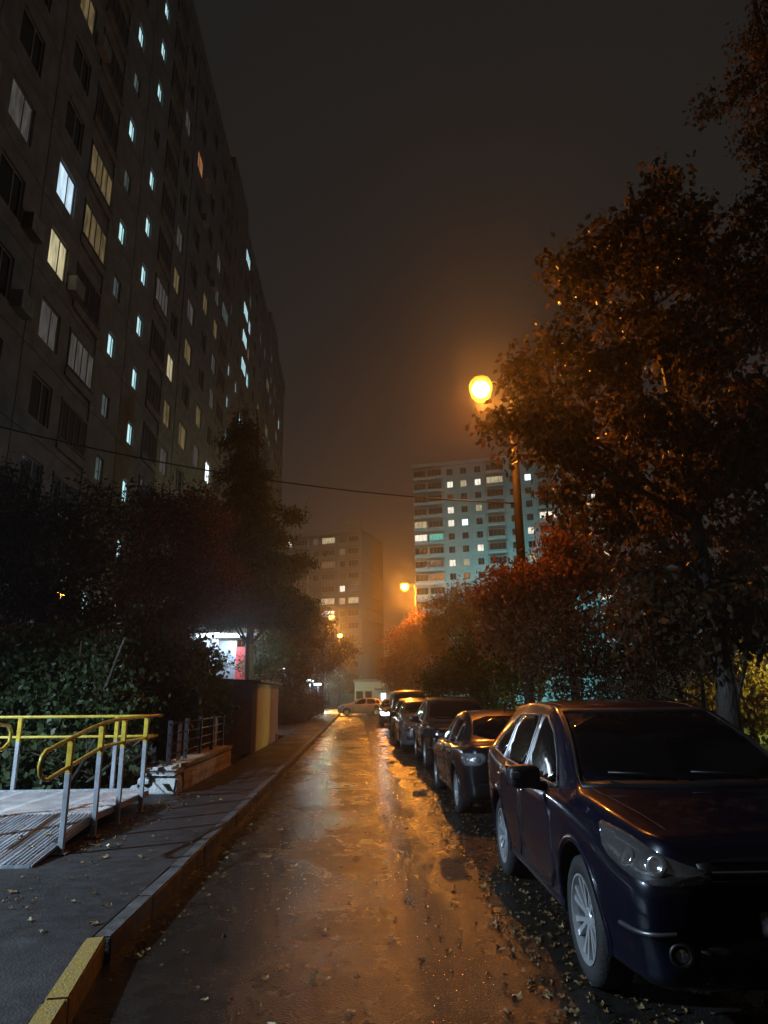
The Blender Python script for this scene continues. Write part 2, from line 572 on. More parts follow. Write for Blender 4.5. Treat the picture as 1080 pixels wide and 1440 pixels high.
sheet('ground', -300, 300, -60, 480, -0.03, M['soil'], 4, 4)
mb = MB()
ys = [-12, 0, 2, 4, 5.3] + [8 + 4 * k for k in range(16)] + [72]
vs, fs = [], []
for y in ys:
    kx = kerb_x(max(y, -6))
    if y <= 68:
        vs += [(kx - 0.05, y, 0), (0.9, y, 0.012), (XR + 0.05, y, 0)]
    else:
        vs += [(kx - 30, y, 0), (0.9, y, 0.012), (XR + 40, y, 0)]
for i in range(len(ys) - 1):
    a = i * 3
    fs += [[a, a + 1, a + 4, a + 3], [a + 1, a + 2, a + 5, a + 4]]
mb.add(vs, fs)
road = mb.build('road', M['road'], None, True, 'structure')
sheet('cross_street', -60, 80, 72.004, 96, 0.0, M['road'], 6, 2)
# pavement on the left
mb = MB()
vs, fs = [], []
ys = [-12, 0, 2, 4, 5.3] + [7 + 3 * k for k in range(20)]
for y in ys:
    kx = kerb_x(max(y, -6)) - 0.15
    xl = -9.6 if y < 12.2 else -3.02
    vs += [(xl, y, 0.15), (kx, y, 0.142)]
for i in range(len(ys) - 1):
    a = i * 2
    fs.append([a, a + 1, a + 3, a + 2])
mb.add(vs, fs)
mb.build('pavement', M['pave'], None, False, 'structure')
mb = MB().box(-3.4, -3.02, 30, 66, -0.02, 0.16).box(-60, -3.4, 16, 66, -0.02, 0.10).box(-60, -9.6, -30, 16, -.02, .10)
mb.build('verge', M['soil'], None, False, 'structure')
mb = MB()
mb.box(XR + 0.15, 60, -30, 70, -0.02, 0.11)
mb.build('lawn', M['lawn'], None, False, 'structure')


def stone_mesh(m, seed, l=0.994):
    rnd = random.Random(seed)
    bm = bmesh.new()
    bmesh.ops.create_cube(bm, size=1)
    for v in bm.verts:
        v.co = Vector((v.co.x * 0.13, v.co.y * l, v.co.z * 0.30))
    bmesh.ops.bevel(bm, geom=[e for e in bm.edges], offset=0.012, segments=2, affect='EDGES')
    for v in bm.verts:
        v.co += Vector((rnd.uniform(-1, 1), rnd.uniform(-1, 1), rnd.uniform(-1, 1))) * 0.003
    me = bpy.data.meshes.new('kerb_stone')
    bm.to_mesh(me)
    bm.free()
    me.materials.append(m)
    return me


kerb_root = link('kerb', None, kind='structure')
kms = [stone_mesh(M['kerb'], i) for i in range(4)]
kmy = [stone_mesh(M['kerby'], 10 + i) for i in range(2)]
rnd = random.Random(3)
y = 5.3
while y < 67:
    o = link('kerb_stone', kms[rnd.randrange(4)], parent=kerb_root, loc=(kerb_x(y + 0.5) - 0.075 + rnd.uniform(-.008, .008), y + 0.5, 0.005 + rnd.uniform(-.006, .006)), rot=(0, 0, rnd.uniform(-.006, .006)))
    y += 1.0
ang = math.atan(0.15)
for k in range(8):
    yy = 5.3 - 0.5 - k * 1.0
    link('kerb_stone', kmy[k % 2] if k < 2 else kms[k % 4], parent=kerb_root, loc=(kerb_x(yy) - 0.075, yy, 0.006), rot=(0, 0, ang))
rk = link('right_kerb', None, kind='structure')
y = -6
while y < 68:
    link('kerb_stone', kms[rnd.randrange(4)], parent=rk, loc=(XR + 0.075 + rnd.uniform(-.01, .01), y + 0.5, 0.0), rot=(0, 0, rnd.uniform(-.01, .01)))
    y += 1.0
mb = MB()
for k in range(45):
    x = -1.85 + k * .985
    if x > 44: break
    for kk in (0,):
        mb.box(x - .47, x + .47, 96.2, 96.36, -.02, .13)
mb.build('far_kerb', M['kerb'], None, False, 'structure')


# ------------------------------------------------------------------ foliage
def quad_leaves(P, size, rng, droop=0.5, aspect=0.5, jit=0.35):
    n = len(P)
    d = rng.normal(size=(n, 3))
    d[:, 2] -= droop * 1.3
    d /= np.linalg.norm(d, axis=1)[:, None]
    r = rng.normal(size=(n, 3))
    s = np.cross(d, r)
    s /= np.linalg.norm(s, axis=1)[:, None] + 1e-9
    nn = np.cross(d, s)
    L = size * (1 + jit * rng.uniform(-1, 1, n))[:, None]
    W = L * aspect
    b = P
    tip = P + d * L + nn * L * 0.12
    m = P + d * L * 0.45
    l = m + s * W * 0.5 + nn * L * 0.13
    rr = m - s * W * 0.5 + nn * L * 0.13
    V = np.stack([b, l, tip, rr], 1).reshape(-1, 3)
    base = np.arange(n)[:, None] * 4
    F = np.concatenate([base + np.array([[0, 1, 2]]), base + np.array([[0, 2, 3]])], 1).reshape(-1, 3)
    return V, F


def np_mesh(name, V, F, m):
    me = bpy.data.meshes.new(name)
    k = F.shape[1]
    me.vertices.add(len(V))
    me.vertices.foreach_set('co', V.astype(np.float32).ravel())
    me.loops.add(F.size)
    me.loops.foreach_set('vertex_index', F.astype(np.int32).ravel())
    me.polygons.add(len(F))
    me.polygons.foreach_set('loop_start', np.arange(0, F.size, k, dtype=np.int32))
    try:
        me.polygons.foreach_set('loop_total', np.full(len(F), k, dtype=np.int32))
    except Exception:
        pass
    me.update(calc_edges=True)
    me.validate()
    me.materials.append(m)
    return me


def blob_points(blobs, n, rng, clump=0.22, per=22, hollow=0.5):
    """clumped points inside a set of ellipsoids (x, y, z, rx, ry, rz)"""
    B = np.array(blobs, float)
    vol = (B[:, 3] * B[:, 4] * B[:, 5]) ** 0.75
    nc = max(4, n // per)
    idx = rng.choice(len(B), nc, p=vol / vol.sum())
    u = rng.normal(size=(nc, 3))
    u /= np.linalg.norm(u, axis=1)[:, None]
    rad = rng.uniform(hollow ** 3, 1.0, nc) ** (1 / 3)
    rad *= rng.uniform(0.80, 1.12, nc)
    C = B[idx, :3] + u * rad[:, None] * B[idx, 3:]
    k = rng.integers(0, nc, n)
    P = C[k] + rng.normal(size=(n, 3)) * clump * np.array([1, 1, 0.75])
    return C, P


def tree(name, label, cat, base, blobs, n, size, m, seed, trunk_r=0.12, clump=0.22, per=22, limbs=10, group=None,
         aspect=0.5, droop=0.5, lean=(0, 0), multi=1, hollow=0.45, twigs=60):
    """blobs in world coordinates; the tree's base is its origin"""
    rng = np.random.default_rng(seed)
    rd = random.Random(seed)
    bx, by, bz = base
    t = thing(name, label, cat, base, 0, group)
    Bl = [(b[0] - bx, b[1] - by, b[2] - bz, b[3], b[4], b[5]) for b in blobs]
    C, P = blob_points(Bl, n, rng, clump, per, hollow)
    top = max(b[2] + b[5] * 0.55 for b in Bl)
    ctr = np.mean([[b[0], b[1]] for b in Bl], axis=0) * 0.45
    trunks = []
    for q in range(multi):
        ax, ay = (rd.uniform(-.25, .25) * multi, rd.uniform(-.25, .25) * multi) if multi > 1 else (0, 0)
        pts, rr = [], []
        for i in range(9):
            f = i / 8
            pts.append((ax * .4 + ctr[0] * f * f + ax * f * 2 + rd.uniform(-.05, .05) * top * .12, ay * .4 + ctr[1] * f * f + ay * f * 2 + rd.uniform(-.05, .05) * top * .12, top * f - 0.15 * (i == 0)))
            rr.append(trunk_r * (1.25 - f * 1.1) + 0.012)
        rr[0] *= 1.35
        MB().tube(pts, rr, 9).build('trunk', M['bark'], t, True)
        trunks.append((pts, rr))
    pick = rng.permutation(len(C))
    for i in range(min(limbs, len(C))):
        c = Vector(C[pick[i]])
        pts, rr = rd.choice(trunks)
        k = min(7, max(2, int(8 * max(0.2, (c.z - 0.35 * math.hypot(c.x, c.y)) / top))))
        a = Vector(pts[k])
        mid = a.lerp(c, 0.5) + Vector((rd.uniform(-.15, .15), rd.uniform(-.15, .15), rd.uniform(0, .25)))
        r0 = rr[k] * 0.5
        b = MB().tube([a, a.lerp(mid, .5), mid, mid.lerp(c, .6), c], [r0, r0 * .8, r0 * .6, r0 * .4, 0.006], 6)
        b.build('branch', M['bark'], t, True)
    if twigs:
        tw = MB()
        for i in range(min(twigs, len(C) - limbs)):
            c = Vector(C[pick[limbs + i]]) if limbs + i < len(C) else Vector(C[pick[i]])
            j = min(range(min(limbs, len(C))), key=lambda q: (Vector(C[pick[q]]) - c).length) if limbs else 0
            a = Vector(C[pick[j]])
            tw.tube([a, a.lerp(c, .5) + Vector((rd.uniform(-.1, .1), rd.uniform(-.1, .1), rd.uniform(-.05, .12))), c], [0.016, 0.01, 0.004], 4, cap=False)
        if tw.v:
            tw.build('twigs', M['bark'], t, True, 'stuff')
    V, F = quad_leaves(P, size, rng, droop, aspect)
    link('crown', np_mesh('crown', V, F, m), parent=t, kind='stuff')
    return t


def B(px, py, Y, r, ry=None, rz=None):
    p = at(px, py, Y)
    return (p.x, p.y, p.z, r, ry or r, rz or r)


# ------------------------------------------------------------------ facades
PANES = {}


def window_meshes(w, h, nm, fm, depth=0.05):
    """frame mesh with nm mullions, and pane rects"""
    f = 0.06
    mb = MB()
    mb.box(-w / 2, w / 2, 0, depth, -h / 2, -h / 2 + f).box(-w / 2, w / 2, 0, depth, h / 2 - f, h / 2)
    mb.box(-w / 2, -w / 2 + f, 0, depth, -h / 2 + f, h / 2 - f).box(w / 2 - f, w / 2, 0, depth, -h / 2 + f, h / 2 - f)
    xs = [-w / 2 + f + (w - 2 * f) * q for q in nm]
    for x in xs:
        mb.box(x - f * .5, x + f * .5, 0.003, depth - .003, -h / 2 + f, h / 2 - f)
    mb.box(-w / 2 - .04, w / 2 + .04, -.07, -.004, -h / 2 - .05, -h / 2 - .004)
    fr = mb.mesh('window')
    fr.materials.append(fm)
    edges = [-w / 2 + f] + xs + [w / 2 - f]
    pb = MB()
    for a, b in zip(edges[:-1], edges[1:]):
        pb.box(a + .02, b - .02, depth * .45, depth * .45 + .012, -h / 2 + f, h / 2 - f)
    return fr, pb


class Facade:
    def __init__(s, root, cols, floors, z0, fh, pm, fm, limit=300, bd=.6, par=None):
        s.root, s.cols, s.floors, s.z0, s.fh = root, cols, floors, z0, fh
        s.pm, s.fm, s.limit = pm, fm, limit
        s.lit = {}
        s.cache = {}
        s.bd = bd
        s.par = par or M['parapet']

    def light(s, pts, nrm=Vector((0, -1, 0))):
        """pts: (px, py, material key): the lit windows, found on the facade plane"""
        mw = Matrix.Translation(s.root.location) @ s.root.rotation_euler.to_matrix().to_4x4()
        n = (mw.to_3x3() @ nrm)
        inv = mw.inverted()
        for px, py, k in pts:
            p = inv @ on_plane(px, py, s.root.location, n)
            best = min(((abs(p.x - c[0]) / 1.2 + abs(p.z - (s.z0 + f * s.fh + c[4])) / 1.4), i, f) for i, c in enumerate(s.cols) for f in range(s.floors))
            s.lit[(best[1], best[2])] = k

    def build(s, order=None):
        cells = [(i, f) for i in range(len(s.cols)) for f in range(s.floors)]
        if order:
            cells.sort(key=order)
        restp, restw, restg = MB(), MB(), {}
        for q, (i, f) in enumerate(cells):
            x, cw, w, h, dz, kind, nm, fm = s.cols[i]
            zc = s.z0 + f * s.fh
            key = (cw, w, h, dz, kind, tuple(nm), fm.name)
            if key not in s.cache:
                g = 0.014
                a = MB()
                z_lo, z_hi = -s.fh / 2 + g, s.fh / 2 - g
                if kind == 'loggia':
                    # projecting glazed balcony: slab, parapet and the panel behind
                    a.box(-cw / 2 + g, cw / 2 - g, -.02, .06, z_lo, z_hi)
                    D = s.bd
                    bal = MB().box(-w / 2 - .08, w / 2 + .08, -.02 - D, -.03, -s.fh / 2 + .25, -s.fh / 2 + .40)
                    bal.box(-w / 2 - .06, w / 2 + .06, -D, -D + .06, -s.fh / 2 + .40, -h / 2 + dz - .05)
                    bal.box(-w / 2 - .06, -w / 2, -D + .06, -.03, -s.fh / 2 + .40, h / 2 + dz)
                    bal.box(w / 2, w / 2 + .06, -D + .06, -.03, -s.fh / 2 + .40, h / 2 + dz)
                    bal.box(-w / 2 - .08, w / 2 + .08, -.01 - D, -.03, h / 2 + dz + .005, h / 2 + dz + .07)
                    bm_ = bal.mesh('balcony')
                    bm_.materials.append(s.par)
                else:
                    bm_ = None
                    a.box(-cw / 2 + g, -w / 2, -.08, .06, z_lo, z_hi).box(w / 2, cw / 2 - g, -.08, .06, z_lo, z_hi)
                    a.box(-w / 2, w / 2, -.08, .06, z_lo, -h / 2 + dz).box(-w / 2, w / 2, -.08, .06, h / 2 + dz, z_hi)
                pm_ = a.mesh('wall_panel')
                pm_.materials.append(s.pm)
                fr, pb = window_meshes(w, h, nm, fm)
                s.cache[key] = (pm_, bm_, fr, pb, {}, a)
            pm_, bm_, fr, pb, pc, a = s.cache[key]
            lit = s.lit.get((i, f))
            gm = M['glass'] if lit is None else M[lit]
            yo = -s.bd if kind == 'loggia' else .0
            if q < s.limit:
                link('wall_panel', pm_, parent=s.root, loc=(x, 0, zc))
                if bm_:
                    link('balcony', bm_, parent=s.root, loc=(x, 0, zc))
                wo = link('window', fr, parent=s.root, loc=(x, yo, zc + dz))
                if gm.name not in pc:
                    me = pb.mesh('pane')
                    me.materials.append(gm)
                    pc[gm.name] = me
                link('pane', pc[gm.name], parent=wo)
            else:
                off = Vector((x, 0, zc))
                restp.add([Vector(v) + off for v in a.v], a.f)
                offw = Vector((x, yo, zc + dz))
                restw.add([Vector(v.co) + offw for v in fr.vertices], [list(p.vertices) for p in fr.polygons])
                restg.setdefault(gm.name, (gm, MB()))[1].add([Vector(v) + offw for v in pb.v], pb.f)
                if bm_:
                    restp.add([Vector(v.co) + off for v in bm_.vertices], [list(p.vertices) for p in bm_.polygons])
        if restp.v:
            restp.build('wall_panel', s.pm, s.root, kind='stuff')
            wo = restw.build('window', s.fm, s.root, kind='stuff')
            for gm, mbx in restg.values():
                mbx.build('pane', gm, wo, kind='stuff')


# ---- long apartment block on the left
XF = -10.8
left = thing('apartment_building', 'long dark panel apartment tower along the left side with scattered lit windows', 'building', (XF, 0, 0), R(90))
cols = []
F1, F2 = M['frame'], M['frameb']
for c in (29.35, 54.5, 79.7):
    for o_, cw, w_, h_, dz, kd, nm, fm in ((-10.75, 3.7, 1.5, 1.5, 0, 'win', [.62], F1), (-7.25, 3.25, 1.5, 1.5, 0, 'win', [.6], F1),
                                       (-4.55, 2.75, 2.35, 1.45, 0, 'loggia', [.25, .5, .75], F2), (-1.65, 3.2, 0.85, 1.05, -.56, 'win', [.72], F1),
                                       (1.65, 3.3, 0.85, 1.05, -.56, 'win', [.72], F1), (4.55, 2.6, 2.25, 1.45, 0, 'loggia', [.25, .5, .75], F2),
                                       (7.25, 2.8, 1.4, 1.5, 0, 'win', [.6], F1), (10.75, 3.9, 1.75, 1.5, 0, 'win', [.4], F1)):
        cols.append((c + o_, cw, w_, h_, dz, kd, nm, fm))
cols.insert(0, (14.9, 3.7, 1.75, 1.5, 0, 'win', [.4], F1))
NF = 15
fa = Facade(left, cols, NF, 3.0, 2.8, M['panel'], F1, 300, .13, M['panel'])
fa.light([(205, 60, 'lit_c'), (199, 125, 'lit_cd'), (191, 195, 'lit_c'), (184, 265, 'lit_cd'), (177, 340, 'lit_c'), (169, 415, 'lit_cd'), (161, 497, 'lit_c'), (153, 578, 'lit_cd'), (143, 660, 'lit_cd'), (124, 850, 'lit_c'),
          (244, 5, 'lit_c'), (239, 60, 'lit_c'), (234, 118, 'lit_c'), (228, 180, 'lit_c'), (223, 242, 'lit_c'), (217, 307, 'lit_c'), (211, 374, 'lit_c'), (206, 443, 'lit_c'), (199, 515, 'lit_c'), (191, 588, 'lit_c'), (185, 662, 'lit_c'), (177, 745, 'lit_c'), (169, 830, 'lit_c'),
          (42, 172, 'lit_g'), (103, 275, 'lit_b'), (92, 365, 'lit_y'), (152, 255, 'lit_yd'), (145, 345, 'lit_yd'), (132, 25, 'lit_yd'), 
          (254, 400, 'lit_yd'), (246, 523, 'lit_y'), (239, 583, 'lit_yd'), (266, 497, 'lit_yd'), (302, 512, 'lit_g'), (282, 585, 'lit_yd'), (278, 640, 'lit_g'), (291, 663, 'lit_bb'), (293, 430, 'lit_yd'), (270, 430, 'lit_g'), (227, 400, 'lit_g'),
          (286, 225, 'lit_o'), (310, 370, 'lit_g'), (270, 180, 'lit_g'),
          (341, 414, 'lit_c'), (339, 455, 'lit_c'), (328, 441, 'lit_cd'), (337, 494, 'lit_c'), (323, 527, 'lit_cd'), (334, 535, 'lit_c'), (344, 375, 'lit_c'), (352, 500, 'lit_yd'), (356, 425, 'lit_g'), (317, 615, 'lit_c'), (335, 640, 'lit_g'), (344, 614, 'lit_b'),
          (381, 534, 'lit_b'), (385, 569, 'lit_c'), (377, 595, 'lit_cd'), (387, 610, 'lit_g'), (382, 630, 'lit_c'), (381, 658, 'lit_c'), (376, 540, 'lit_yd'), (365, 470, 'lit_g'), (300, 560, 'lit_g'), (312, 460, 'lit_cd'), (322, 560, 'lit_c'), (333, 590, 'lit_c'), (346, 440, 'lit_c'), (350, 470, 'lit_b'), (360, 560, 'lit_yd'), (384, 500, 'lit_c'), (379, 625, 'lit_c'), (390, 590, 'lit_c'), (318, 500, 'lit_c'), (321, 565, 'lit_c'), (330, 615, 'lit_c'), (348, 520, 'lit_c'), (386, 545, 'lit_c'), (380, 575, 'lit_c'), (373, 500, 'lit_g'), (233, 640, 'lit_g'), (262, 470, 'lit_yd'), (372, 610, 'lit_yd'), (256, 600, 'lit_yd'), (262, 350, 'lit_g'), (296, 470, 'lit_yd'), (308, 430, 'lit_g'), (118, 500, 'lit_g'), (78, 465, 'lit_g')])
fa.build(order=lambda q: (abs(cols[q[0]][0] - 26) + abs(q[1] - 7) * 0.6))
cb = MB().box(2.0, 92.3, .07, 14, -.3, 44.2)
cb.build('wall', M['core'], left)
pl = MB().box(12.9, 92.3, -.16, .069, .05, 1.55)
pl.build('plinth', M['panel'], left)
pw = MB().box(2.0, 12.9, -.08, .065, .05, 43.8)
pw.build('blank_wall', M['panel'], left)
pr = MB()
for a_, b_ in ((2, 41.9), (42.1, 67.0), (67.2, 92.3)):
    pr.box(a_, b_, -.2, .4, 43.70, 44.75)
pr.build('roof_parapet', M['panel'], left)
for c in (29.35, 54.5, 79.7):
    MB().box(c - 3.6, c + 3.6, -.12, 6.5, 44.76, 46.9).build('lift_room', M['panel'], left)
rda = random.Random(77)
acm = MB().box(-.4, .4, -.42, -.10, -.3, .3).lathe([(.2, -.435), (.22, -.422)], 16, mtx=Matrix.Rotation(R(90), 4, 'X') @ Matrix.Scale(-1, 4, (0, 0, 1))).mesh('air_conditioner')
acm.materials.append(M['ac'])
for k in range(12):
    c = rda.choice([q for q in cols if q[5] == 'win' and q[2] > 1 and q[0] < 60])
    link('air_conditioner', acm, parent=left, loc=(c[0] + c[2] / 2 + .5, 0, 3.0 + 2.8 * rda.randrange(2, 14) - .55))
# entrance wall lamp (just out of frame at the left, lights the ramp)
el = thing('wall_lamp', 'cold white floodlight on the wall above the near entrance', 'lamp', (XF + .35, 4.6, 6.1))
MB().box(-.25, .05, -.25, .25, -.08, .10).build('housing', M['grey'], el, bevel=.02)
MB().box(.06, .075, -.22, .22, -.07, .09).build('diffuser', M['led'], el)
spot_light('wall_lamp_light', (.22, 0, -.12), (7.0, 4.2, -7.2), COLD, 7600, .12, 80, .5, el)

# ---- far buildings
def far_building(name, label, corner, rz, floors, z0, colspec, pm, lits, depth, limit=300, side=None, base=0):
    b = thing(name, label, 'building', corner, rz)
    f = Facade(b, colspec, floors, z0, 2.8, pm, M['frame'], limit, .6, pm)
    f.light(lits)
    f.build(order=lambda q: colspec[q[0]][0])
    xw = max(c[0] + c[1] / 2 for c in colspec)
    x0 = min(c[0] - c[1] / 2 for c in colspec)
    H = z0 + 2.8 * (floors - .5)
    MB().box(x0 + .02, xw - .02, .07, depth, -.3, H + .1).build('wall', M['core'], b)
    # end walls of joined panels
    for xs_, nm in ((x0, -1), (xw, 1)):
        for k in range(floors):
            for j in range(4):
                d0, d1 = .1 + j * (depth - .1) / 4, .1 + (j + 1) * (depth - .1) / 4
                xa, xb = (xs_ - .12, xs_ + .018) if nm < 0 else (xs_ - .018, xs_ + .12)
                MB().box(xa, xb, d0 + .03, d1 - .03, z0 + (k - .5) * 2.8 + .03, z0 + (k + .5) * 2.8 - .03).build('end_panel', pm, b)
    MB().box(x0 - .1, xw + .1, -.05, .068, -.2, z0 - 1.42).build('plinth', pm, b)
    MB().box(x0 - .2, xw + .2, -.2, depth + .1, H + .12, H + .9).build('roof_parapet', pm, b)
    return b, x0, xw, H


fr_c = at(586, 900, 143)
cspec = []
xo = 0.0
FW = M['frame']
for cw, w_, h_, kd, nm in ((3.1, 2.7, 1.4, 'loggia', [.33, .66]), (3.4, 3.0, 1.4, 'loggia', [.25, .5, .75]), (2.9, 1.35, 1.4, 'win', [.6]), (2.9, 1.35, 1.4, 'win', [.6]), (3.1, 1.35, 1.4, 'win', [.6]),
                          (4.1, 3.4, 1.4, 'loggia', [.25, .5, .75]), (3.1, 1.35, 1.4, 'win', [.6]), (3.1, 1.35, 1.4, 'win', [.6]), (4.1, 3.4, 1.4, 'loggia', [.25, .5, .75]), (3.1, 1.35, 1.4, 'win', [.6]), (3.1, 1.35, 1.4, 'win', [.6]), (3.2, 2.8, 1.4, 'loggia', [.33, .66])):
    cspec.append((xo + cw / 2, cw, w_, h_, 0, kd, nm, FW))
    xo += cw
rb, _, xwr, Hr = far_building('tower_block', 'pale panel tower block with rounded balconies lit teal at the far right', (fr_c.x, fr_c.y, 0), R(-19), 17, 2.6, cspec, M['fpanel'],
             [(639, 688, 'lit_w'), (657, 685, 'lit_y'), (678, 682, 'lit_w'), (703, 678, 'lit_y'), (639, 724, 'lit_w'), (679, 720, 'lit_y'), (639, 743, 'lit_w'), (659, 740, 'lit_bb'),
              (599, 747, 'lit_y'), (598, 764, 'lit_w'), (618, 762, 'lit_t'), (680, 777, 'lit_w'), (639, 799, 'lit_w'), (660, 798, 'lit_y'), (622, 801, 'lit_g'), (620, 819, 'lit_o'), (660, 818, 'lit_o'),
              (751, 670, 'lit_bb'), (757, 752, 'lit_w'), (755, 790, 'lit_y'), (782, 720, 'lit_w'), (800, 760, 'lit_y'), (830, 700, 'lit_w'), (824, 643, 'lit_bb'), (860, 845, 'lit_w'), (875, 770, 'lit_w'), (930, 846, 'lit_bb'), (893, 845, 'lit_w'), (930, 865, 'lit_y'), (905, 905, 'lit_b'), (835, 890, 'lit_b')], 15)
fm_c = at(507, 900, 155)
cs2 = []
xo = 0.0
for cw, w_, h_, kd, nm in ((3.1, 1.35, 1.4, 'win', [.6]), (3.4, 3.0, 1.4, 'loggia', [.25, .5, .75]), (3.1, 1.35, 1.4, 'win', [.6]), (3.1, 1.35, 1.4, 'win', [.6]), (3.4, 3.0, 1.4, 'loggia', [.25, .5, .75]), (3.2, 1.35, 1.4, 'win', [.6]), (3.6, 3.2, 1.4, 'loggia', [.25, .5, .75]), (2.9, 1.35, 1.4, 'win', [.6]), (2.9, 2.5, 1.4, 'loggia', [.33, .66])):
    cs2.append([xo + cw / 2, cw, w_, h_, 0, kd, nm, FW])
    xo += cw
for c in cs2:
    c[0] -= xo
cs2 = [tuple(c) for c in cs2]
mbld, x0m, xwm, Hm = far_building('slab_block', 'greyish panel block with many balconies in the haze past the street end', (fm_c.x, fm_c.y, 0), R(-20), 13, 2.6, cs2, M['fpanel2'],
             [(466, 757, 'lit_y'), (436, 760, 'lit_g'), (484, 770, 'lit_yd'), (465, 789, 'lit_yd'), (485, 821, 'lit_w'), (502, 820, 'lit_g'), (463, 840, 'lit_y'), (445, 839, 'lit_yd'), (482, 838, 'lit_y'), (499, 837, 'lit_y'), (463, 857, 'lit_w'), (403, 765, 'lit_w'), (402, 780, 'lit_g')], 16)
MB().box(-4.2, -.6, .3, 3, Hm + .92, Hm + 3.0).build('lift_room', M['fpanel2'], mbld)

# low pavilion closing the street
pv = at(527, 980, 104)
pav = thing('pavilion', 'low pale pavilion with a canopy over its lit doorway at the street end', 'building', (pv.x, 104, 0))
MB().box(-2.9, 4.6, 0, 8, -.2, 3.6).build('wall', M['paleb'], pav)
MB().box(-3.1, 4.8, -.25, 8.2, 3.62, 3.95).build('roof', M['grey'], pav)
MB().box(.0, 4.2, -1.6, -.02, 2.5, 2.68).build('canopy', M['grey'], pav)
MB().box(.9, 1.6, -.06, -.01, .05, 2.0).build('doorway', M['lit_bb'], pav)
for xw_ in (-2.2, -.9):
    wo = MB().box(xw_ - .5, xw_ + .5, -.05, -.005, 1.2, 2.3).build('window', M['frameb'], pav)
    MB().box(xw_ - .42, xw_ + .42, -.062, -.052, 1.28, 2.22).build('pane', M['glass'], wo)

# ------------------------------------------------------------------ street lamps
def street_lamp(label, base, head, sod, power, pole_r=.13, emitter='sodium', bowl_glare=.22, down=.62, group='sodium street lamps'):
    t = thing('street_lamp', label, 'street lamp', base, 0, group)
    hx, hy, hz = head[0] - base[0], head[1] - base[1], head[2]
    s_ = 1 if hx > 0 else -1
    MB().tube([(0, 0, -.1), (0, 0, hz * .5), (0, 0, hz - .9)], [pole_r * 1.15, pole_r, pole_r * .75], 14).build('pole', M['concrete'], t, True)
    MB().tube([(0, 0, .0), (0, 0, .35)], [pole_r * 1.7, pole_r * 1.5], 14).build('footing', M['concrete'], t, True)
    for zz in (hz - 2.2, hz - 1.0):
        MB().tube([(0, 0, zz - .04), (0, 0, zz + .04)], pole_r * .92 + .012, 14).build('band', M['darkmetal'], t, True)
    arm = [(0, 0, hz - 1.6), (0, 0, hz - .35), (hx * .10, hy * .1, hz + .02), (hx * .4, hy * .4, hz + .16), (hx * .82, hy * .82, hz + .2)]
    MB().tube(arm, .035, 8).build('arm', M['darkmetal'], t, True)
    hd = MB().lathe([(.02, .36), (.12, .34), (.2, .28), (bowl_glare * .82, .2), (bowl_glare * .8, .15)], 20)
    o = hd.build('lamp_head', M['darkmetal'], t, True, loc=(hx, hy, hz))
    o.scale = (1.1, 1, 1)
    bl = MB().lathe([(bowl_glare * .8, .16), (bowl_glare, .02), (bowl_glare * .98, -.1), (bowl_glare * .82, -.26), (bowl_glare * .48, -.36), (.01, -.4)], 24)
    bo = bl.build('lamp_bowl', M['amber'], t, True, loc=(hx, hy, hz))  # oversized glowing bowl, shaped as the bloom around the lamp
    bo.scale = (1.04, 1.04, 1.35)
    k_ = bowl_glare * .82
    MB().lathe([(.01, .1), (k_ * .7, .06), (k_, -.06), (k_ * .95, -.14), (k_ * .6, -.25), (.01, -.29)], 20).build('glare_core', M[emitter], bo, True)  # enlarged bright core, the overexposed centre of that glare
    spot_light('street_lamp_light', (hx, hy, hz - .56), (hx, hy, 0), sod, power * down, .16, 164, .3, t)
    o_ = Vector((hx, hy, hz - .58))
    spot_light('street_lamp_spill', o_, o_ + Vector((.6, -.6, .22)), (1.0, .335, .034), power * 1.0, .16, 152, .4, t)
    return t


l1 = at(676, 547, 20)
p1 = at(729, 720, 20.0)
street_lamp('concrete lamp post nearest the camera with a glaring sodium head beside the big tree', (p1.x, 20, .1), tuple(l1), SOD, 2350, .135, bowl_glare=.35, down=.46)
l2 = at(569, 825, 60)
p2 = at(585, 860, 60)
street_lamp('thin lamp post with a glowing sodium head above the russet bushes', (p2.x, 60, .1), tuple(l2), SOD, 6200, .10, bowl_glare=.40)
l3 = at(466, 867, 84)
street_lamp('sodium lamp shining through the upper left street tree', (l3.x - 1.6, 84, 0), tuple(l3), (1.0, .42, .05), 4800, .11, 'sodium_s', .34, 1.0)
l4 = at(478, 893, 112)
street_lamp('sodium lamp glowing lowest behind the yellow leaves of the left trees', (l4.x - 1.6, 112, 0), tuple(l4), (1.0, .45, .06), 4800, .11, 'sodium_s', .42, 1.0)


def yard_lamp(label, loc, h, color, power, e, aim=None):
    t = thing('yard_lamp', label, 'lamp', loc)
    MB().tube([(0, 0, -.1), (0, 0, h)], [.08, .05], 10).build('pole', M['darkmetal'], t, True)
    MB().lathe([(.02, h + .3), (.25, h + .18), (.28, h + .1), (.05, h)], 16).build('lamp_head', M['darkmetal'], t, True)
    MB().lathe([(.2, h - .01), (.18, h - .12), (.01, h - .2)], 16).build('lamp_bowl', e, t, True)
    spot_light('yard_lamp_light', (0, 0, h - .35), Vector((0, 0, h - .35)) + Vector(aim), color, power, .15, 150 if aim[2] > 1 else 110, .7, t) if aim else point_light('yard_lamp_light', (0, 0, h - .4), color, power, .15, t)
    return t


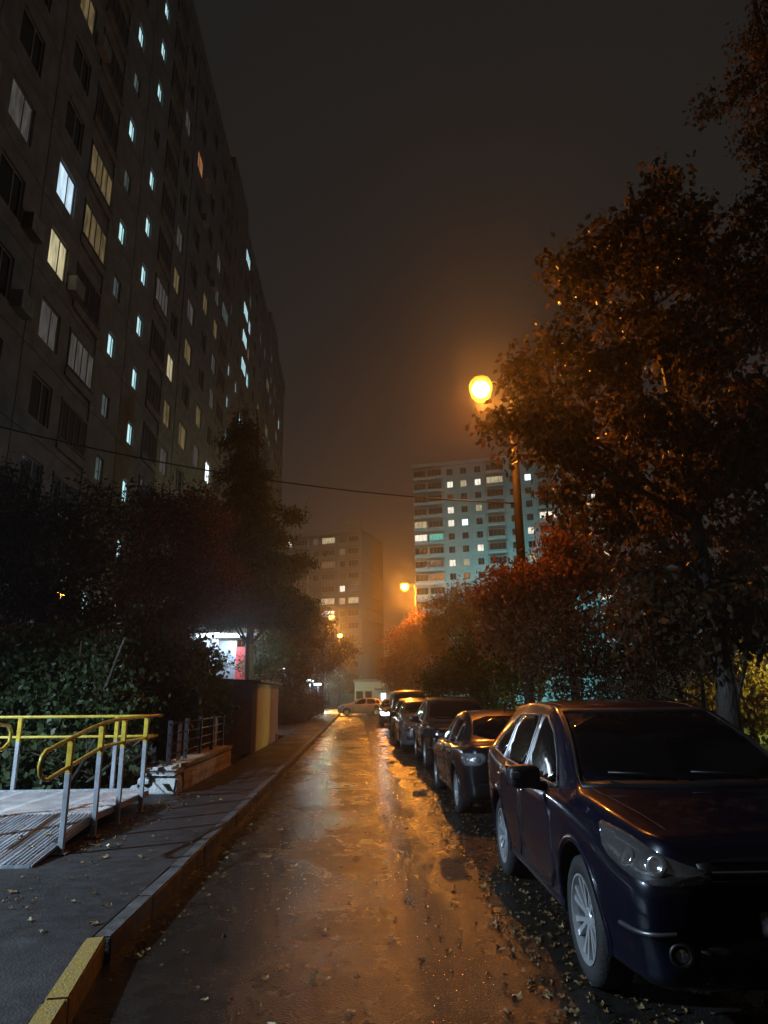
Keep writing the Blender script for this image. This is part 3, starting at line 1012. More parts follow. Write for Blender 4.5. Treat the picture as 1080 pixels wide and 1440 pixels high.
M['tealbulb'] = emit('mercury_glass', (.45, 1, .92), 12)
M['yelbulb'] = emit('yard_glass', (.95, .9, .35), 12)
yard_lamp('cold mercury yard lamp hidden by trees before the teal tower', (fr_c.x + 9, 122, 0), 10, (.27, .9, .98), 36000, M['tealbulb'], (2, 20, 6))
yard_lamp('second mercury yard lamp behind the right trees near the tower', (fr_c.x + 26, 112, 0), 10, (.27, .9, .98), 30000, M['tealbulb'], (2, 20, 6))
yard_lamp('greenish lamp at the street end in front of the balcony block', (-9, 126, 0), 9, (.62, 1.0, .80), 9000, M['tealbulb'], (0, 20, 5))
yard_lamp('cold greenish lamp beside the low pavilion at the street end', (-4.6, 96.5, 0), 5.0, (.45, 1.0, .85), 1500, M['tealbulb'])
yard_lamp('unseen cold white floodlight added behind the right trees to brighten the left tower', (36, 36, .1), 9, (.84, .95, 1.0), 5200, M['tealbulb'], (-12, 1.0, 3.2))  # added fill light for the dark left facade, its source never seen
yard_lamp('greenish yellow lamp on the lawn at the right edge behind the parked off-roader', (17.6, 20.5, .1), 5.2, (.95, .92, .26), 17000, M['yelbulb'], (-3.6, 5.2, -2.6))

# ------------------------------------------------------------------ overhead wires
def wire(label, pts, r=.018, sag=.35):
    P = []
    for a, b in zip(pts[:-1], pts[1:]):
        a, b = Vector(a), Vector(b)
        for i in range(24):
            f = i / 24
            p = a.lerp(b, f)
            p.z -= sag * 4 * f * (1 - f)
            P.append(p)
    P.append(Vector(pts[-1]))
    tag(MB().tube(P, r, 6).build('overhead_cable', M['wire'], None, True), label, 'cable')


wa = Vector((XF + .3, 11.2, 0))
q = on_plane(-40, 590, Vector((XF + .1, 0, 0)), Vector((1, 0, 0)))
wire('black overhead cable strung from the left tower to the near lamp post', [q, at(729, 708, 20)], .02, .45)
wire('thin pale cable sagging across the street end beside the yellow trees', [at(460, 915, 84), at(590, 880, 62)], .022, .5)

# ------------------------------------------------------------------ ramp
ZP = .15
ZD = .38
XE = -3.13
ramp = thing('access_ramp', 'grey steel wheelchair ramp with yellow double handrails beside the pavement', 'ramp', (XE, 8.96, ZP))
rx, ry, rz0 = XE, 8.96, ZP


def rp(x, y, z):
    return (x - rx, y - ry, z - rz0)


def ribbed(x0, x1, y0, y1, za, zb, pitch=.05, h=.012):
    mb = MB()
    n = int((x1 - x0) / pitch)
    vs = []
    for i in range(n):
        a = x0 + i * pitch
        for q, zz in ((0, 0), (pitch * .45, 0), (pitch * .55, h), (pitch * .9, h)):
            vs.append((a + q, zz))
    vs.append((x1, 0))
    V = [rp(x, y0, za + z) for x, z in vs] + [rp(x, y1, zb + z) for x, z in vs] + [rp(x, y0, za - .03) for x, z in vs] + [rp(x, y1, zb - .03) for x, z in vs]
    m = len(vs)
    F = []
    for i in range(m - 1):
        F += [[i, i + 1, m + i + 1, m + i], [2 * m + i, 3 * m + i, 3 * m + i + 1, 2 * m + i + 1], [i, 2 * m + i, 2 * m + i + 1, i + 1], [m + i, m + i + 1, 3 * m + i + 1, 3 * m + i]]
    F += [[0, m, 3 * m, 2 * m], [m - 1, 3 * m - 1, 4 * m - 1, 2 * m - 1]]
    mb.add(V, F)
    return mb


yi0 = 7.37
# incline boards and landing boards, each a plate of its own
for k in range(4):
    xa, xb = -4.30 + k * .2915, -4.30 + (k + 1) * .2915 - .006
    ribbed(xa, xb, yi0, 8.955, ZP + .02, ZD, .045).build('ramp_plate', M['deck_dark'], ramp)
for k in range(7):
    xa, xb = XE - .585 * (k + 1), XE - .585 * k - .006
    ribbed(xa, xb, 8.965, 11.06, ZD, ZD, .045).build('landing_plate', M['deck'], ramp)
sk = MB()
sk.prism([(8.96 - ry, ZD - rz0 - .001), (11.06 - ry, ZD - rz0 - .001), (11.06 - ry, ZD - rz0 - .075), (8.96 - ry, ZD - rz0 - .075), (yi0 - ry, -.0), (yi0 - ry, .02)], .0, .012, mtx=Matrix(((0, 1, 0, .003), (1, 0, 0, 0), (0, 0, 1, 0), (0, 0, 0, 1))))
sk.build('side_beam', M['steel'], ramp)
MB().box(*[v for ab in zip(rp(-7.3, 11.065, ZD - .07), rp(XE + .02, 11.085, ZD + .03)) for v in ab]).build('toe_board', M['steel'], ramp)
MB().box(*[v for ab in zip(rp(-7.3, 8.955, ZD - .12), rp(-4.32, 8.962, ZD - .002)) for v in ab]).build('front_beam', M['steel'], ramp)


def post(x, y, zb, zl, zt):
    MB().box(x - rx - .07, x - rx + .07, y - ry - .07, y - ry + .07, zb - rz0 + .002, zb - rz0 + .012).build('base_plate', M['steel'], ramp)
    p = MB().box(x - rx - .028, x - rx + .028, y - ry - .028, y - ry + .028, zb - rz0, zl - rz0 - .06).build('post', M['steel'], ramp, bevel=.006)
    MB().box(x - rx - .029, x - rx + .029, y - ry - .029, y - ry + .029, zl - rz0 - .06, zt - rz0 - .012).build('painted_top', M['yellow'], p, bevel=.006)


def railz(y, top=True):
    z = 1.43 - max(0, 8.96 - y) * .14
    return z if top else z - .29


XP = XE + .045
for y in (7.95, 8.85, 9.67, 10.65):
    post(XP, y, ZP, railz(y, False), railz(y))
for x in (-5.1, -3.66, -6.6):
    post(x, 11.12, ZP, 1.14, 1.43)


def loop_rail(x):
    pts = [(x, 11.3, 1.44), (x, 10.2, 1.435), (x, 9.3, 1.43), (x, 8.9, 1.41)]
    for y in (8.5, 8.0, 7.6):
        pts.append((x, y, railz(y)))
    c = Vector((x, 7.42, railz(7.42) - .145))
    for k in range(7):
        a = R(80 + k * 200 / 6)
        pts.append((x, c.y + .155 * math.cos(a) * 1.25, c.z + .145 * math.sin(a)))
    for y in (7.7, 8.2, 8.9, 9.3, 10.2, 11.2):
        pts.append((x, y, railz(y, False)))
    return [rp(*p) for p in pts]


MB().tube(loop_rail(XP), .022, 10).build('handrail', M['yellow'], ramp, True)
MB().tube([rp(-7.3, 11.12, 1.43), rp(-5.5, 11.12, 1.435), rp(-3.5, 11.12, 1.43), rp(-3.0, 11.2, 1.43)], .022, 10).build('back_rail', M['yellow'], ramp, True)
MB().tube([rp(-7.3, 11.12, 1.14), rp(-5.5, 11.12, 1.145), rp(-3.5, 11.12, 1.14), rp(-3.05, 11.16, 1.14)], .02, 10).build('back_rail', M['yellow'], ramp, True)
XL = -4.33
lp = [(XL, 7.4, 1.21), (XL, 8.5, 1.37), (XL, 8.95, 1.40), (XL, 9.15, 1.38), (XL, 9.22, 1.30), (XL, 9.2, 1.18), (XL, 9.05, 1.11), (XL, 8.5, 1.07), (XL, 7.4, .92)]
MB().tube([rp(*p) for p in lp], .022, 10).build('handrail', M['yellow'], ramp, True)
for y in (7.95, 8.75):
    post(XL, y, ZP, railz(y, False), railz(y))

# ------------------------------------------------------------------ low wall, fence, boards, booth
wl = thing('low_wall', 'low rendered wall with a crumbling whitewashed end', 'wall', (-3.05, 12.5, ZP))
W_ = 17.6 - 12.5


def rough_box(x0, x1, y0, y1, z0, z1, seed, amp=.012, cuts=4):
    bm = bmesh.new()
    bmesh.ops.create_cube(bm, size=1)
    for v in bm.verts:
        v.co = Vector(((x0 + x1) / 2 + v.co.x * (x1 - x0), (y0 + y1) / 2 + v.co.y * (y1 - y0), (z0 + z1) / 2 + v.co.z * (z1 - z0)))
    bmesh.ops.bevel(bm, geom=list(bm.edges), offset=min(x1 - x0, y1 - y0, z1 - z0) * .1, segments=2, affect='EDGES')
    bmesh.ops.subdivide_edges(bm, edges=list(bm.edges), cuts=cuts, use_grid_fill=True)
    rd = random.Random(seed)
    ph = [rd.uniform(0, 9) for _ in range(6)]
    for v in bm.verts:
        c = v.co
        s_ = math.sin(c.x * 17 + ph[0]) * math.sin(c.y * 13 + ph[1]) + math.sin(c.z * 23 + ph[2] + c.y * 9) + rd.uniform(-.8, .8)
        v.co += Vector((1, .6, .8)) * s_ * amp * .6
    me = bpy.data.meshes.new('rough')
    bm.to_mesh(me)
    bm.free()
    return me


link('wall_body', rough_box(-.38, 0, .42, W_, -.05, .36, 1, .010, 6), M['tanwall'], wl)
link('coping', rough_box(-.44, .02, .5, W_, .365, .43, 2, .012, 6), M['tanwall'], wl)
link('end_block', rough_box(-.45, .0, .0, .40, -.05, .27, 3, .014, 4), M['whitewash'], wl)
link('cap_slab', rough_box(-.55, -.02, -.05, .48, .29, .37, 4, .018, 4), M['whitewash'], wl)
link('loose_chunk', rough_box(-.62, -.44, -.06, .12, .17, .26, 5, .02, 2), M['whitewash'], wl)
link('loose_chunk', rough_box(-.78, -.5, .0, .3, -.05, .12, 6, .02, 2), M['whitewash'], wl)
link('cap_slab', rough_box(-.42, -.1, .02, .42, .375, .42, 8, .016, 3), M['whitewash'], wl)

fn = thing('metal_fence', 'dark metal fence of thin rails behind the low wall', 'fence', (-3.28, 12.6, ZP))
FL = 5.0
for k in range(5):
    y = .15 + k * FL / 4.2
    MB().box(-.035, .035, y - .035, y + .035, .30, 1.16).build('post', M['darkmetal'], fn, bevel=.006)
for k in range(5):
    z = .42 + k * .17
    MB().tube([(0, .05, z), (0, FL + .05, z)], .013, 8).build('rail', M['darkmetal'], fn, True)
for k in range(3):
    y = .75 + k * FL / 4.2 * 1.4
    MB().box(-.016, -.008, y, y + .28, .45, 1.08).build('plate', M['darkmetal'], fn)
bs = thing('board_cover', 'wet red boards sloping over the cellar pit behind the fence', 'cover', (-3.5, 12.8, ZP))
for k in range(9):
    mb = MB().box(-1.25, -.05, k * .52, k * .52 + .46, .20, .245)
    o = mb.build('board', M['wood'], bs, bevel=.008)
    o.rotation_euler = (0, R(-6 - (k % 3)), 0)
    o.location = (0, 0, .05)

bt = thing('booth', 'tan plastered cellar entrance booth with a tarred lean-to roof', 'booth', (-3.03, 21.3, ZP))
BH = 1.92
MB().box(-.12, 0, 0.02, 5.6, -.05, BH).build('side_wall', M['tan'], bt)
MB().box(-2.6, -.122, .0, .14, -.05, BH + .05).build('front_wall', M['brick'], bt)
MB().box(-2.6, -.122, 5.4, 5.58, -.05, BH).build('back_wall', M['tan'], bt)
for k in range(12):
    z0_ = .0 + k * .157
    for j in range(12):
        y0_ = .06 + j * .455 + (.22 if k % 2 else 0)
        if y0_ + .43 < 5.55:
            pass
for k in range(5):
    MB().box(.003, .016, .06 + k * 1.1, .06 + k * 1.1 + 1.07, .02, BH - .06).build('cladding_panel', M['tan'], bt, bevel=.004)
rf = MB()
rf.prism([(-2.7, BH + .17), (.14, BH + .03), (.14, BH + .09), (-2.7, BH + .24)], -.22, 5.8)
rf.build('roof', M['roofing'], bt, bevel=.01)
MB().box(.005, .05, 5.0, 5.5, -.02, .25).build('step', M['kerb'], bt)
MB().box(-1.5, -.5, -.03, -.004, 1.18, 1.24).build('ledge', M['roofing'], bt)

# entrance porch with bright canopy light
pc = at(322, 930, 34)
po = thing('entrance_porch', 'entrance porch glowing cold white with a red panel beneath its canopy', 'porch', (pc.x, 34, .1))
zc_ = at(322, 896, 34).z
MB().box(-3.8, 1.3, -.9, 3.2, zc_ + .02, zc_ + .30).build('canopy', M['white'], po)
MB().prism([(-3.9, zc_ + .31), (1.4, zc_ + .31), (2.1, zc_ - .1), (1.3, zc_ + .9), (-3.9, zc_ + 1.1)], -1.0, -.91).build('fascia', M['grey'], po)
MB().box(-3.8, -1.0, 2.3, 2.45, 0, zc_).build('back_wall', M['white'], po)
MB().box(.15, .75, .9, 1.05, 0, zc_ - .5).build('red_panel', M['red'], po)
MB().box(-.95, -.05, 2.25, 2.4, 0, zc_ - .1).build('door', M['grey'], po)
for x in (-3.6, 1.1):
    MB().box(x - .07, x + .07, -.8, -.66, 0, zc_).build('column', M['white'], po)
MB().box(-1.6, .6, .1, .35, zc_ - .06, zc_ + .012).build('light_strip', M['led'], po)
point_light('porch_light', (-.6, -.1, zc_ - .35), COLD, 420, .2, po)
k_ = 0
for (px, py, Y, lab) in ((401, 940, 48, 'small cold entrance lamp among the dark trees past the booth'), (436, 957, 62, 'cold entrance lamp farther down beside the left trees'), (447, 962, 70, 'faint last entrance lamp near the street end')):
    p = at(px, py, Y)
    e = thing('entrance_lamp', lab, 'lamp', (p.x, Y, 0), 0, 'entrance lamps along the left tower')
    MB().tube([(0, 0, 0), (0, 0, p.z - .1)], .04, 8).build('pole', M['darkmetal'], e, True)
    MB().box(-.35, .3, -.08, .08, p.z - .1, p.z + .06).build('lamp_head', M['led'], e)
    point_light('entrance_light', (0, -.1, p.z - .3), COLD, 90, .1, e)

# ------------------------------------------------------------------ cars
def crom(P, t):
    """Catmull-Rom through rows of array P at parameter t in [0, n-1]"""
    n = len(P)
    i = min(int(t), n - 2)
    f = t - i
    p0, p1, p2, p3 = P[max(i - 1, 0)], P[i], P[i + 1], P[min(i + 2, n - 1)]
    return 0.5 * ((2 * p1) + (-p0 + p2) * f + (2 * p0 - 5 * p1 + 4 * p2 - p3) * f * f + (-p0 + 3 * p1 - 3 * p2 + p3) * f ** 3)


def section(zb, wl_, wb, zbelt, wt, ze, zt):
    zm = zb + (zbelt - zb) * .55
    g = .5
    return np.array([(0, zb), (wl_ * .8, zb), (wl_ * .985, zb + .05), (wl_, zb + .13), (max(wl_, wb) + .012, zm), (wb + .006, zbelt - .09), (wb - .012, zbelt - .01), (wb - .05, zbelt + .03),
                     (wb - .05 + (wt - wb + .05) * g, zbelt + .03 + (ze - zbelt - .03) * (g + .03)), (wt, ze), (wt - .055, ze + (zt - ze) * .5), (wt * .55, zt - .012 * 1), (0, zt)], float)


STY = {
    # y, zb, w_low, w_belt, z_belt, w_top, z_edge, z_top
    'suv': [(-2.28, .40, .56, .62, .70, .52, .82, .845), (-2.25, .30, .70, .75, .74, .64, .90, .925), (-2.16, .25, .79, .82, .77, .70, .945, .975), (-2.0, .24, .83, .855, .80, .74, .955, .99), (-1.75, .24, .87, .89, .88, .79, 1.0, 1.03),
            (-1.4, .24, .885, .905, .94, .82, 1.035, 1.07), (-1.2, .24, .89, .91, .965, .83, 1.05, 1.085), (-1.03, .24, .89, .91, .98, .79, 1.10, 1.14), (-.62, .24, .89, .91, 1.0, .715, 1.34, 1.385), (-.12, .24, .89, .91, 1.01, .655, 1.535, 1.58),
            (.25, .24, .89, .91, 1.02, .635, 1.575, 1.63), (.8, .24, .89, .91, 1.04, .63, 1.585, 1.64), (1.35, .24, .885, .905, 1.07, .61, 1.555, 1.615), (1.75, .25, .875, .895, 1.12, .585, 1.53, 1.59), (2.0, .27, .85, .87, 1.13, .56, 1.44, 1.49),
            (2.16, .31, .81, .83, 1.08, .56, 1.24, 1.28), (2.25, .38, .74, .76, .90, .60, 1.02, 1.05), (2.28, .46, .60, .62, .72, .48, .84, .86)],
    'sedan': [(-2.30, .40, .40, .46, .56, .38, .64, .655), (-2.26, .28, .58, .62, .60, .52, .70, .72), (-2.12, .22, .74, .77, .65, .66, .765, .79), (-1.85, .2, .83, .84, .72, .74, .83, .86), (-1.4, .2, .855, .865, .80, .78, .89, .925),
              (-1.0, .2, .86, .875, .85, .77, .935, .97), (-.80, .2, .86, .875, .87, .74, .985, 1.02), (-.4, .2, .86, .875, .89, .66, 1.20, 1.24), (.0, .2, .86, .875, .90, .61, 1.355, 1.395), (.4, .2, .86, .875, .91, .59, 1.405, 1.455), (.8, .2, .86, .875, .915, .585, 1.395, 1.445),
              (1.2, .2, .86, .87, .92, .60, 1.285, 1.33), (1.55, .21, .85, .865, .93, .665, 1.10, 1.14), (1.78, .22, .84, .855, .925, .72, 1.0, 1.035), (2.05, .24, .82, .835, .90, .73, .985, 1.02), (2.2, .28, .77, .79, .85, .70, .955, .985), (2.27, .34, .70, .72, .76, .62, .87, .895), (2.30, .42, .55, .58, .62, .5, .72, .74)],
    'hatch': [(-2.05, .40, .40, .46, .58, .38, .66, .675), (-2.01, .28, .58, .62, .62, .52, .74, .76), (-1.88, .22, .74, .77, .68, .66, .82, .845), (-1.6, .2, .82, .83, .76, .74, .90, .93), (-1.2, .2, .845, .855, .84, .77, .96, .995),
              (-.95, .2, .85, .865, .88, .76, 1.0, 1.04), (-.75, .2, .85, .865, .89, .73, 1.07, 1.105), (-.35, .2, .85, .865, .91, .66, 1.29, 1.33), (.0, .2, .85, .865, .92, .62, 1.42, 1.46), (.4, .2, .85, .865, .93, .60, 1.455, 1.505), (.9, .2, .85, .865, .94, .59, 1.44, 1.49),
              (1.35, .2, .845, .855, .96, .58, 1.39, 1.435), (1.65, .22, .82, .835, .97, .57, 1.28, 1.32), (1.85, .25, .79, .80, .92, .60, 1.05, 1.09), (1.98, .3, .72, .74, .80, .62, .90, .93), (2.04, .4, .58, .6, .66, .5, .76, .78)],
    'van': [(-2.40, .42, .44, .50, .66, .40, .80, .82), (-2.36, .32, .62, .68, .74, .58, .93, .95), (-2.22, .26, .78, .82, .85, .70, 1.05, 1.08), (-1.95, .24, .87, .89, .98, .78, 1.16, 1.19), (-1.65, .24, .90, .92, 1.06, .79, 1.26, 1.30),
            (-1.3, .24, .91, .93, 1.09, .76, 1.52, 1.56), (-.9, .24, .91, .93, 1.1, .74, 1.78, 1.83), (-.4, .24, .91, .93, 1.11, .73, 1.86, 1.92), (.6, .24, .91, .93, 1.12, .73, 1.88, 1.94), (1.6, .24, .91, .93, 1.13, .72, 1.87, 1.93), (2.05, .26, .90, .92, 1.13, .70, 1.80, 1.86),
            (2.28, .30, .86, .88, 1.1, .70, 1.45, 1.5), (2.37, .38, .8, .82, .95, .68, 1.1, 1.14), (2.40, .46, .66, .68, .76, .56, .88, .9)],
}


def car_base(style, sx, sy, sz):
    S = np.array(STY[style], float)
    secs = np.stack([np.concatenate([np.full((13, 1), r[0] * sy), section(*r[1:])], 1) for r in S])   # (n,13,3): y,x,z
    secs[:, :, 1] *= sx
    secs[:, :, 2] *= sz
    NU, NV = 76, 30
    rows = []
    for iu in range(NU):
        f = iu / (NU - 1)
        # denser sampling at the ends
        t = (len(S) - 1) * f
        sec = crom(secs, t)
        pts = [crom(sec, 12 * k / (NV - 1)) for k in range(NV)]
        rows.append(pts)
    bm = bmesh.new()
    vv = []
    for pts in rows:
        ring = []
        for p in pts:
            ring.append(bm.verts.new((max(p[1], 0), p[0], p[2])))
        for p in pts[-2:0:-1]:
            ring.append(bm.verts.new((-max(p[1], 0), p[0], p[2])))
        vv.append(ring)
    n = len(vv[0])
    for a, b in zip(vv[:-1], vv[1:]):
        for k in range(n):
            bm.faces.new((a[k], a[(k + 1) % n], b[(k + 1) % n], b[k]))
    bm.faces.new(vv[0])
    bm.faces.new(vv[-1][::-1])
    bmesh.ops.recalc_face_normals(bm, faces=bm.faces)
    for f in bm.faces:
        f.smooth = len(f.verts) == 4
    bvh = BVHTree.FromBMesh(bm)
    return bm, bvh


def project(bvh, p2, dirn, org_off=4.0):
    d = Vector(dirn).normalized()
    if abs(d.z) > .9:
        o = Vector((p2[0], p2[1], 4))
        hit = bvh.ray_cast(o, d)
    else:
        e = Vector((0, 0, 1)).cross(d).normalized()     # horizontal axis of the projection plane
        hit = bvh.ray_cast(e * p2[0] + Vector((0, 0, p2[1])) - d * org_off, d)
    if hit[0] is None:
        o = (Vector((p2[0], p2[1], 1)) if abs(d.z) > .9 else e * p2[0] + Vector((0, 0, p2[1])) - d * 1.5)
        hit = bvh.find_nearest(o)
    n = hit[1]
    if n.dot(d) > 0:
        n = -n
    return hit[0], n


def smooth_poly(poly, k=1):
    for _ in range(k):
        q = []
        n = len(poly)
        for i in range(n):
            a, b = poly[i], poly[(i + 1) % n]
            q += [(a[0] * .8 + b[0] * .2, a[1] * .8 + b[1] * .2), (a[0] * .2 + b[0] * .8, a[1] * .2 + b[1] * .8)]
        poly = q
    return poly


def patch(bvh, poly, dirn, name, m, parent, off=.004, thick=.012, cuts=3, rnd=1, smooth=True):
    if rnd:
        poly = smooth_poly(poly, rnd)
    bm = bmesh.new()
    vs = [bm.verts.new((p[0], p[1], 0)) for p in poly]
    f = bm.faces.new(vs)
    bmesh.ops.triangulate(bm, faces=[f])
    for _ in range(cuts):
        L = [e for e in bm.edges if e.calc_length() > .09]
        if not L:
            break
        bmesh.ops.subdivide_edges(bm, edges=L, cuts=1)
        bmesh.ops.triangulate(bm, faces=[q for q in bm.faces if len(q.verts) > 3])
    bm.verts.ensure_lookup_table()
    bm.verts.index_update()
    nrm = []
    for v in bm.verts:
        loc, n = project(bvh, (v.co.x, v.co.y), dirn)
        v.co = loc
        nrm.append(n)
    for i, v in enumerate(bm.verts):
        v.co = v.co + nrm[i] * off
    mb = MB()
    nV = len(bm.verts)
    V = [v.co.copy() for v in bm.verts] + [v.co - nrm[i] * thick for i, v in enumerate(bm.verts)]
    F = [[v.index for v in q.verts] for q in bm.faces] + [[v.index + nV for v in q.verts][::-1] for q in bm.faces]
    for e in bm.edges:
        if len(e.link_faces) == 1:
            a, b = e.verts[0].index, e.verts[1].index
            F.append([a, b, b + nV, a + nV])
    mb.add(V, F)
    bm.free()
    return mb.build(name, m, parent, smooth)


def strip(bvh, line, wdt, dirn, name, m, parent, off=.003, sub=4, thick=.006):
    pts = []
    for a, b in zip(line[:-1], line[1:]):
        for i in range(sub):
            f = i / sub
            pts.append((a[0] + (b[0] - a[0]) * f, a[1] + (b[1] - a[1]) * f))
    pts.append(line[-1])
    V, F = [], []
    for i, p in enumerate(pts):
        a = pts[max(i - 1, 0)]
        b = pts[min(i + 1, len(pts) - 1)]
        tx, ty = b[0] - a[0], b[1] - a[1]
        l = math.hypot(tx, ty) or 1
        nx, ny = -ty / l * wdt / 2, tx / l * wdt / 2
        for s_ in (1, -1):
            loc, n = project(bvh, (p[0] + nx * s_, p[1] + ny * s_), dirn)
            V += [loc + n * off, loc - n * thick]
    for i in range(len(pts) - 1):
        a = i * 4
        F += [[a, a + 2, a + 6, a + 4], [a, a + 4, a + 5, a + 1], [a + 2, a + 3, a + 7, a + 6]]
    return MB().add(V, F).build(name, m, parent, True)


def wheel(parent, x, y, r, sgn, wdt=.22, spokes=7, name='wheel', twin=True, rimk=.68):
    w_ = bpy.data.objects.new(name, None)
    col.objects.link(w_)
    w_.parent = parent
    w_.location = (x, y, r)
    w_.rotation_euler = (0, 0, 0 if sgn > 0 else PI)
    h = wdt / 2
    rr = r * rimk
    MB().lathe([(rr, -h * .85), (r * .86, -h), (r * .97, -h * .82), (r, -h * .45), (r, h * .45), (r * .97, h * .82), (r * .86, h), (rr * 1.02, h * .88), (rr * .98, h * .7), (rr * .95, -h * .7)], 40, axis='x', close=True).build('tyre', M['rubber'], w_, True)
    rm = MB()
    rm.lathe([(rr * 1.0, h * .80), (rr * 1.01, h * .93), (rr * .96, h * .93), (rr * .92, h * .6), (rr * .9, -h * .6)], 40, axis='x')
    rm.lathe([(.001, h * .62), (.05, h * .66), (.062, h * .58), (.065, h * .1)], 16, axis='x')
    for k in range(spokes):
        for q in ((-.13, .13) if twin else (0,)):
            a = 2 * PI * k / spokes
            a1 = a + q * .55
            a2 = a + q * 1.35
            ri, ro = .045, rr * .955
            c1 = Vector((0, math.cos(a1), math.sin(a1)))
            c2 = Vector((0, math.cos(a2), math.sin(a2)))
            n1 = Vector((0, -math.sin(a1), math.cos(a1))) * (.012 if twin else .02)
            n2 = Vector((0, -math.sin(a2), math.cos(a2))) * (.016 if twin else .03)
            p1, p2 = c1 * ri, c2 * ro
            ox = Vector((1, 0, 0))
            V = [p1 - n1 + ox * h * .62, p1 + n1 + ox * h * .62, p2 + n2 + ox * h * .78, p2 - n2 + ox * h * .78,
                 p1 - n1 + ox * h * .3, p1 + n1 + ox * h * .3, p2 + n2 + ox * h * .45, p2 - n2 + ox * h * .45]
            rm.add(V, [[0, 1, 2, 3], [4, 7, 6, 5], [0, 4, 5, 1], [1, 5, 6, 2], [2, 6, 7, 3], [3, 7, 4, 0]])
    rm.build('rim', M['alloy'], w_, False)
    MB().lathe([(.001, -h * .2), (rr * .6, -h * .2), (rr * .62, -h * .35), (.001, -h * .35)], 24, axis='x').build('brake_disc', M['darkmetal'], w_)
    return w_


def rounded_blob(name, sx, sy, sz, loc, m, parent, rot=None, k=.35):
    """a soft-cornered box (superellipsoid)"""
    nu, nv, e = 24, 12, .5
    sg = lambda v: math.copysign(abs(v) ** e, v)
    V, F = [], []
    for a in range(nv + 1):
        ph = -PI / 2 + PI * a / nv
        for b in range(nu):
            th = 2 * PI * b / nu
            V.append((sg(math.cos(ph)) * sg(math.cos(th)) * sx / 2, sg(math.cos(ph)) * sg(math.sin(th)) * sy / 2, sg(math.sin(ph)) * sz / 2))
    for a in range(nv):
        for b in range(nu):
            F.append([a * nu + b, a * nu + (b + 1) % nu, (a + 1) * nu + (b + 1) % nu, (a + 1) * nu + b])
    return MB().add(V, F).build(name, m, parent, True, loc=loc, rot=rot)


CARS = {}


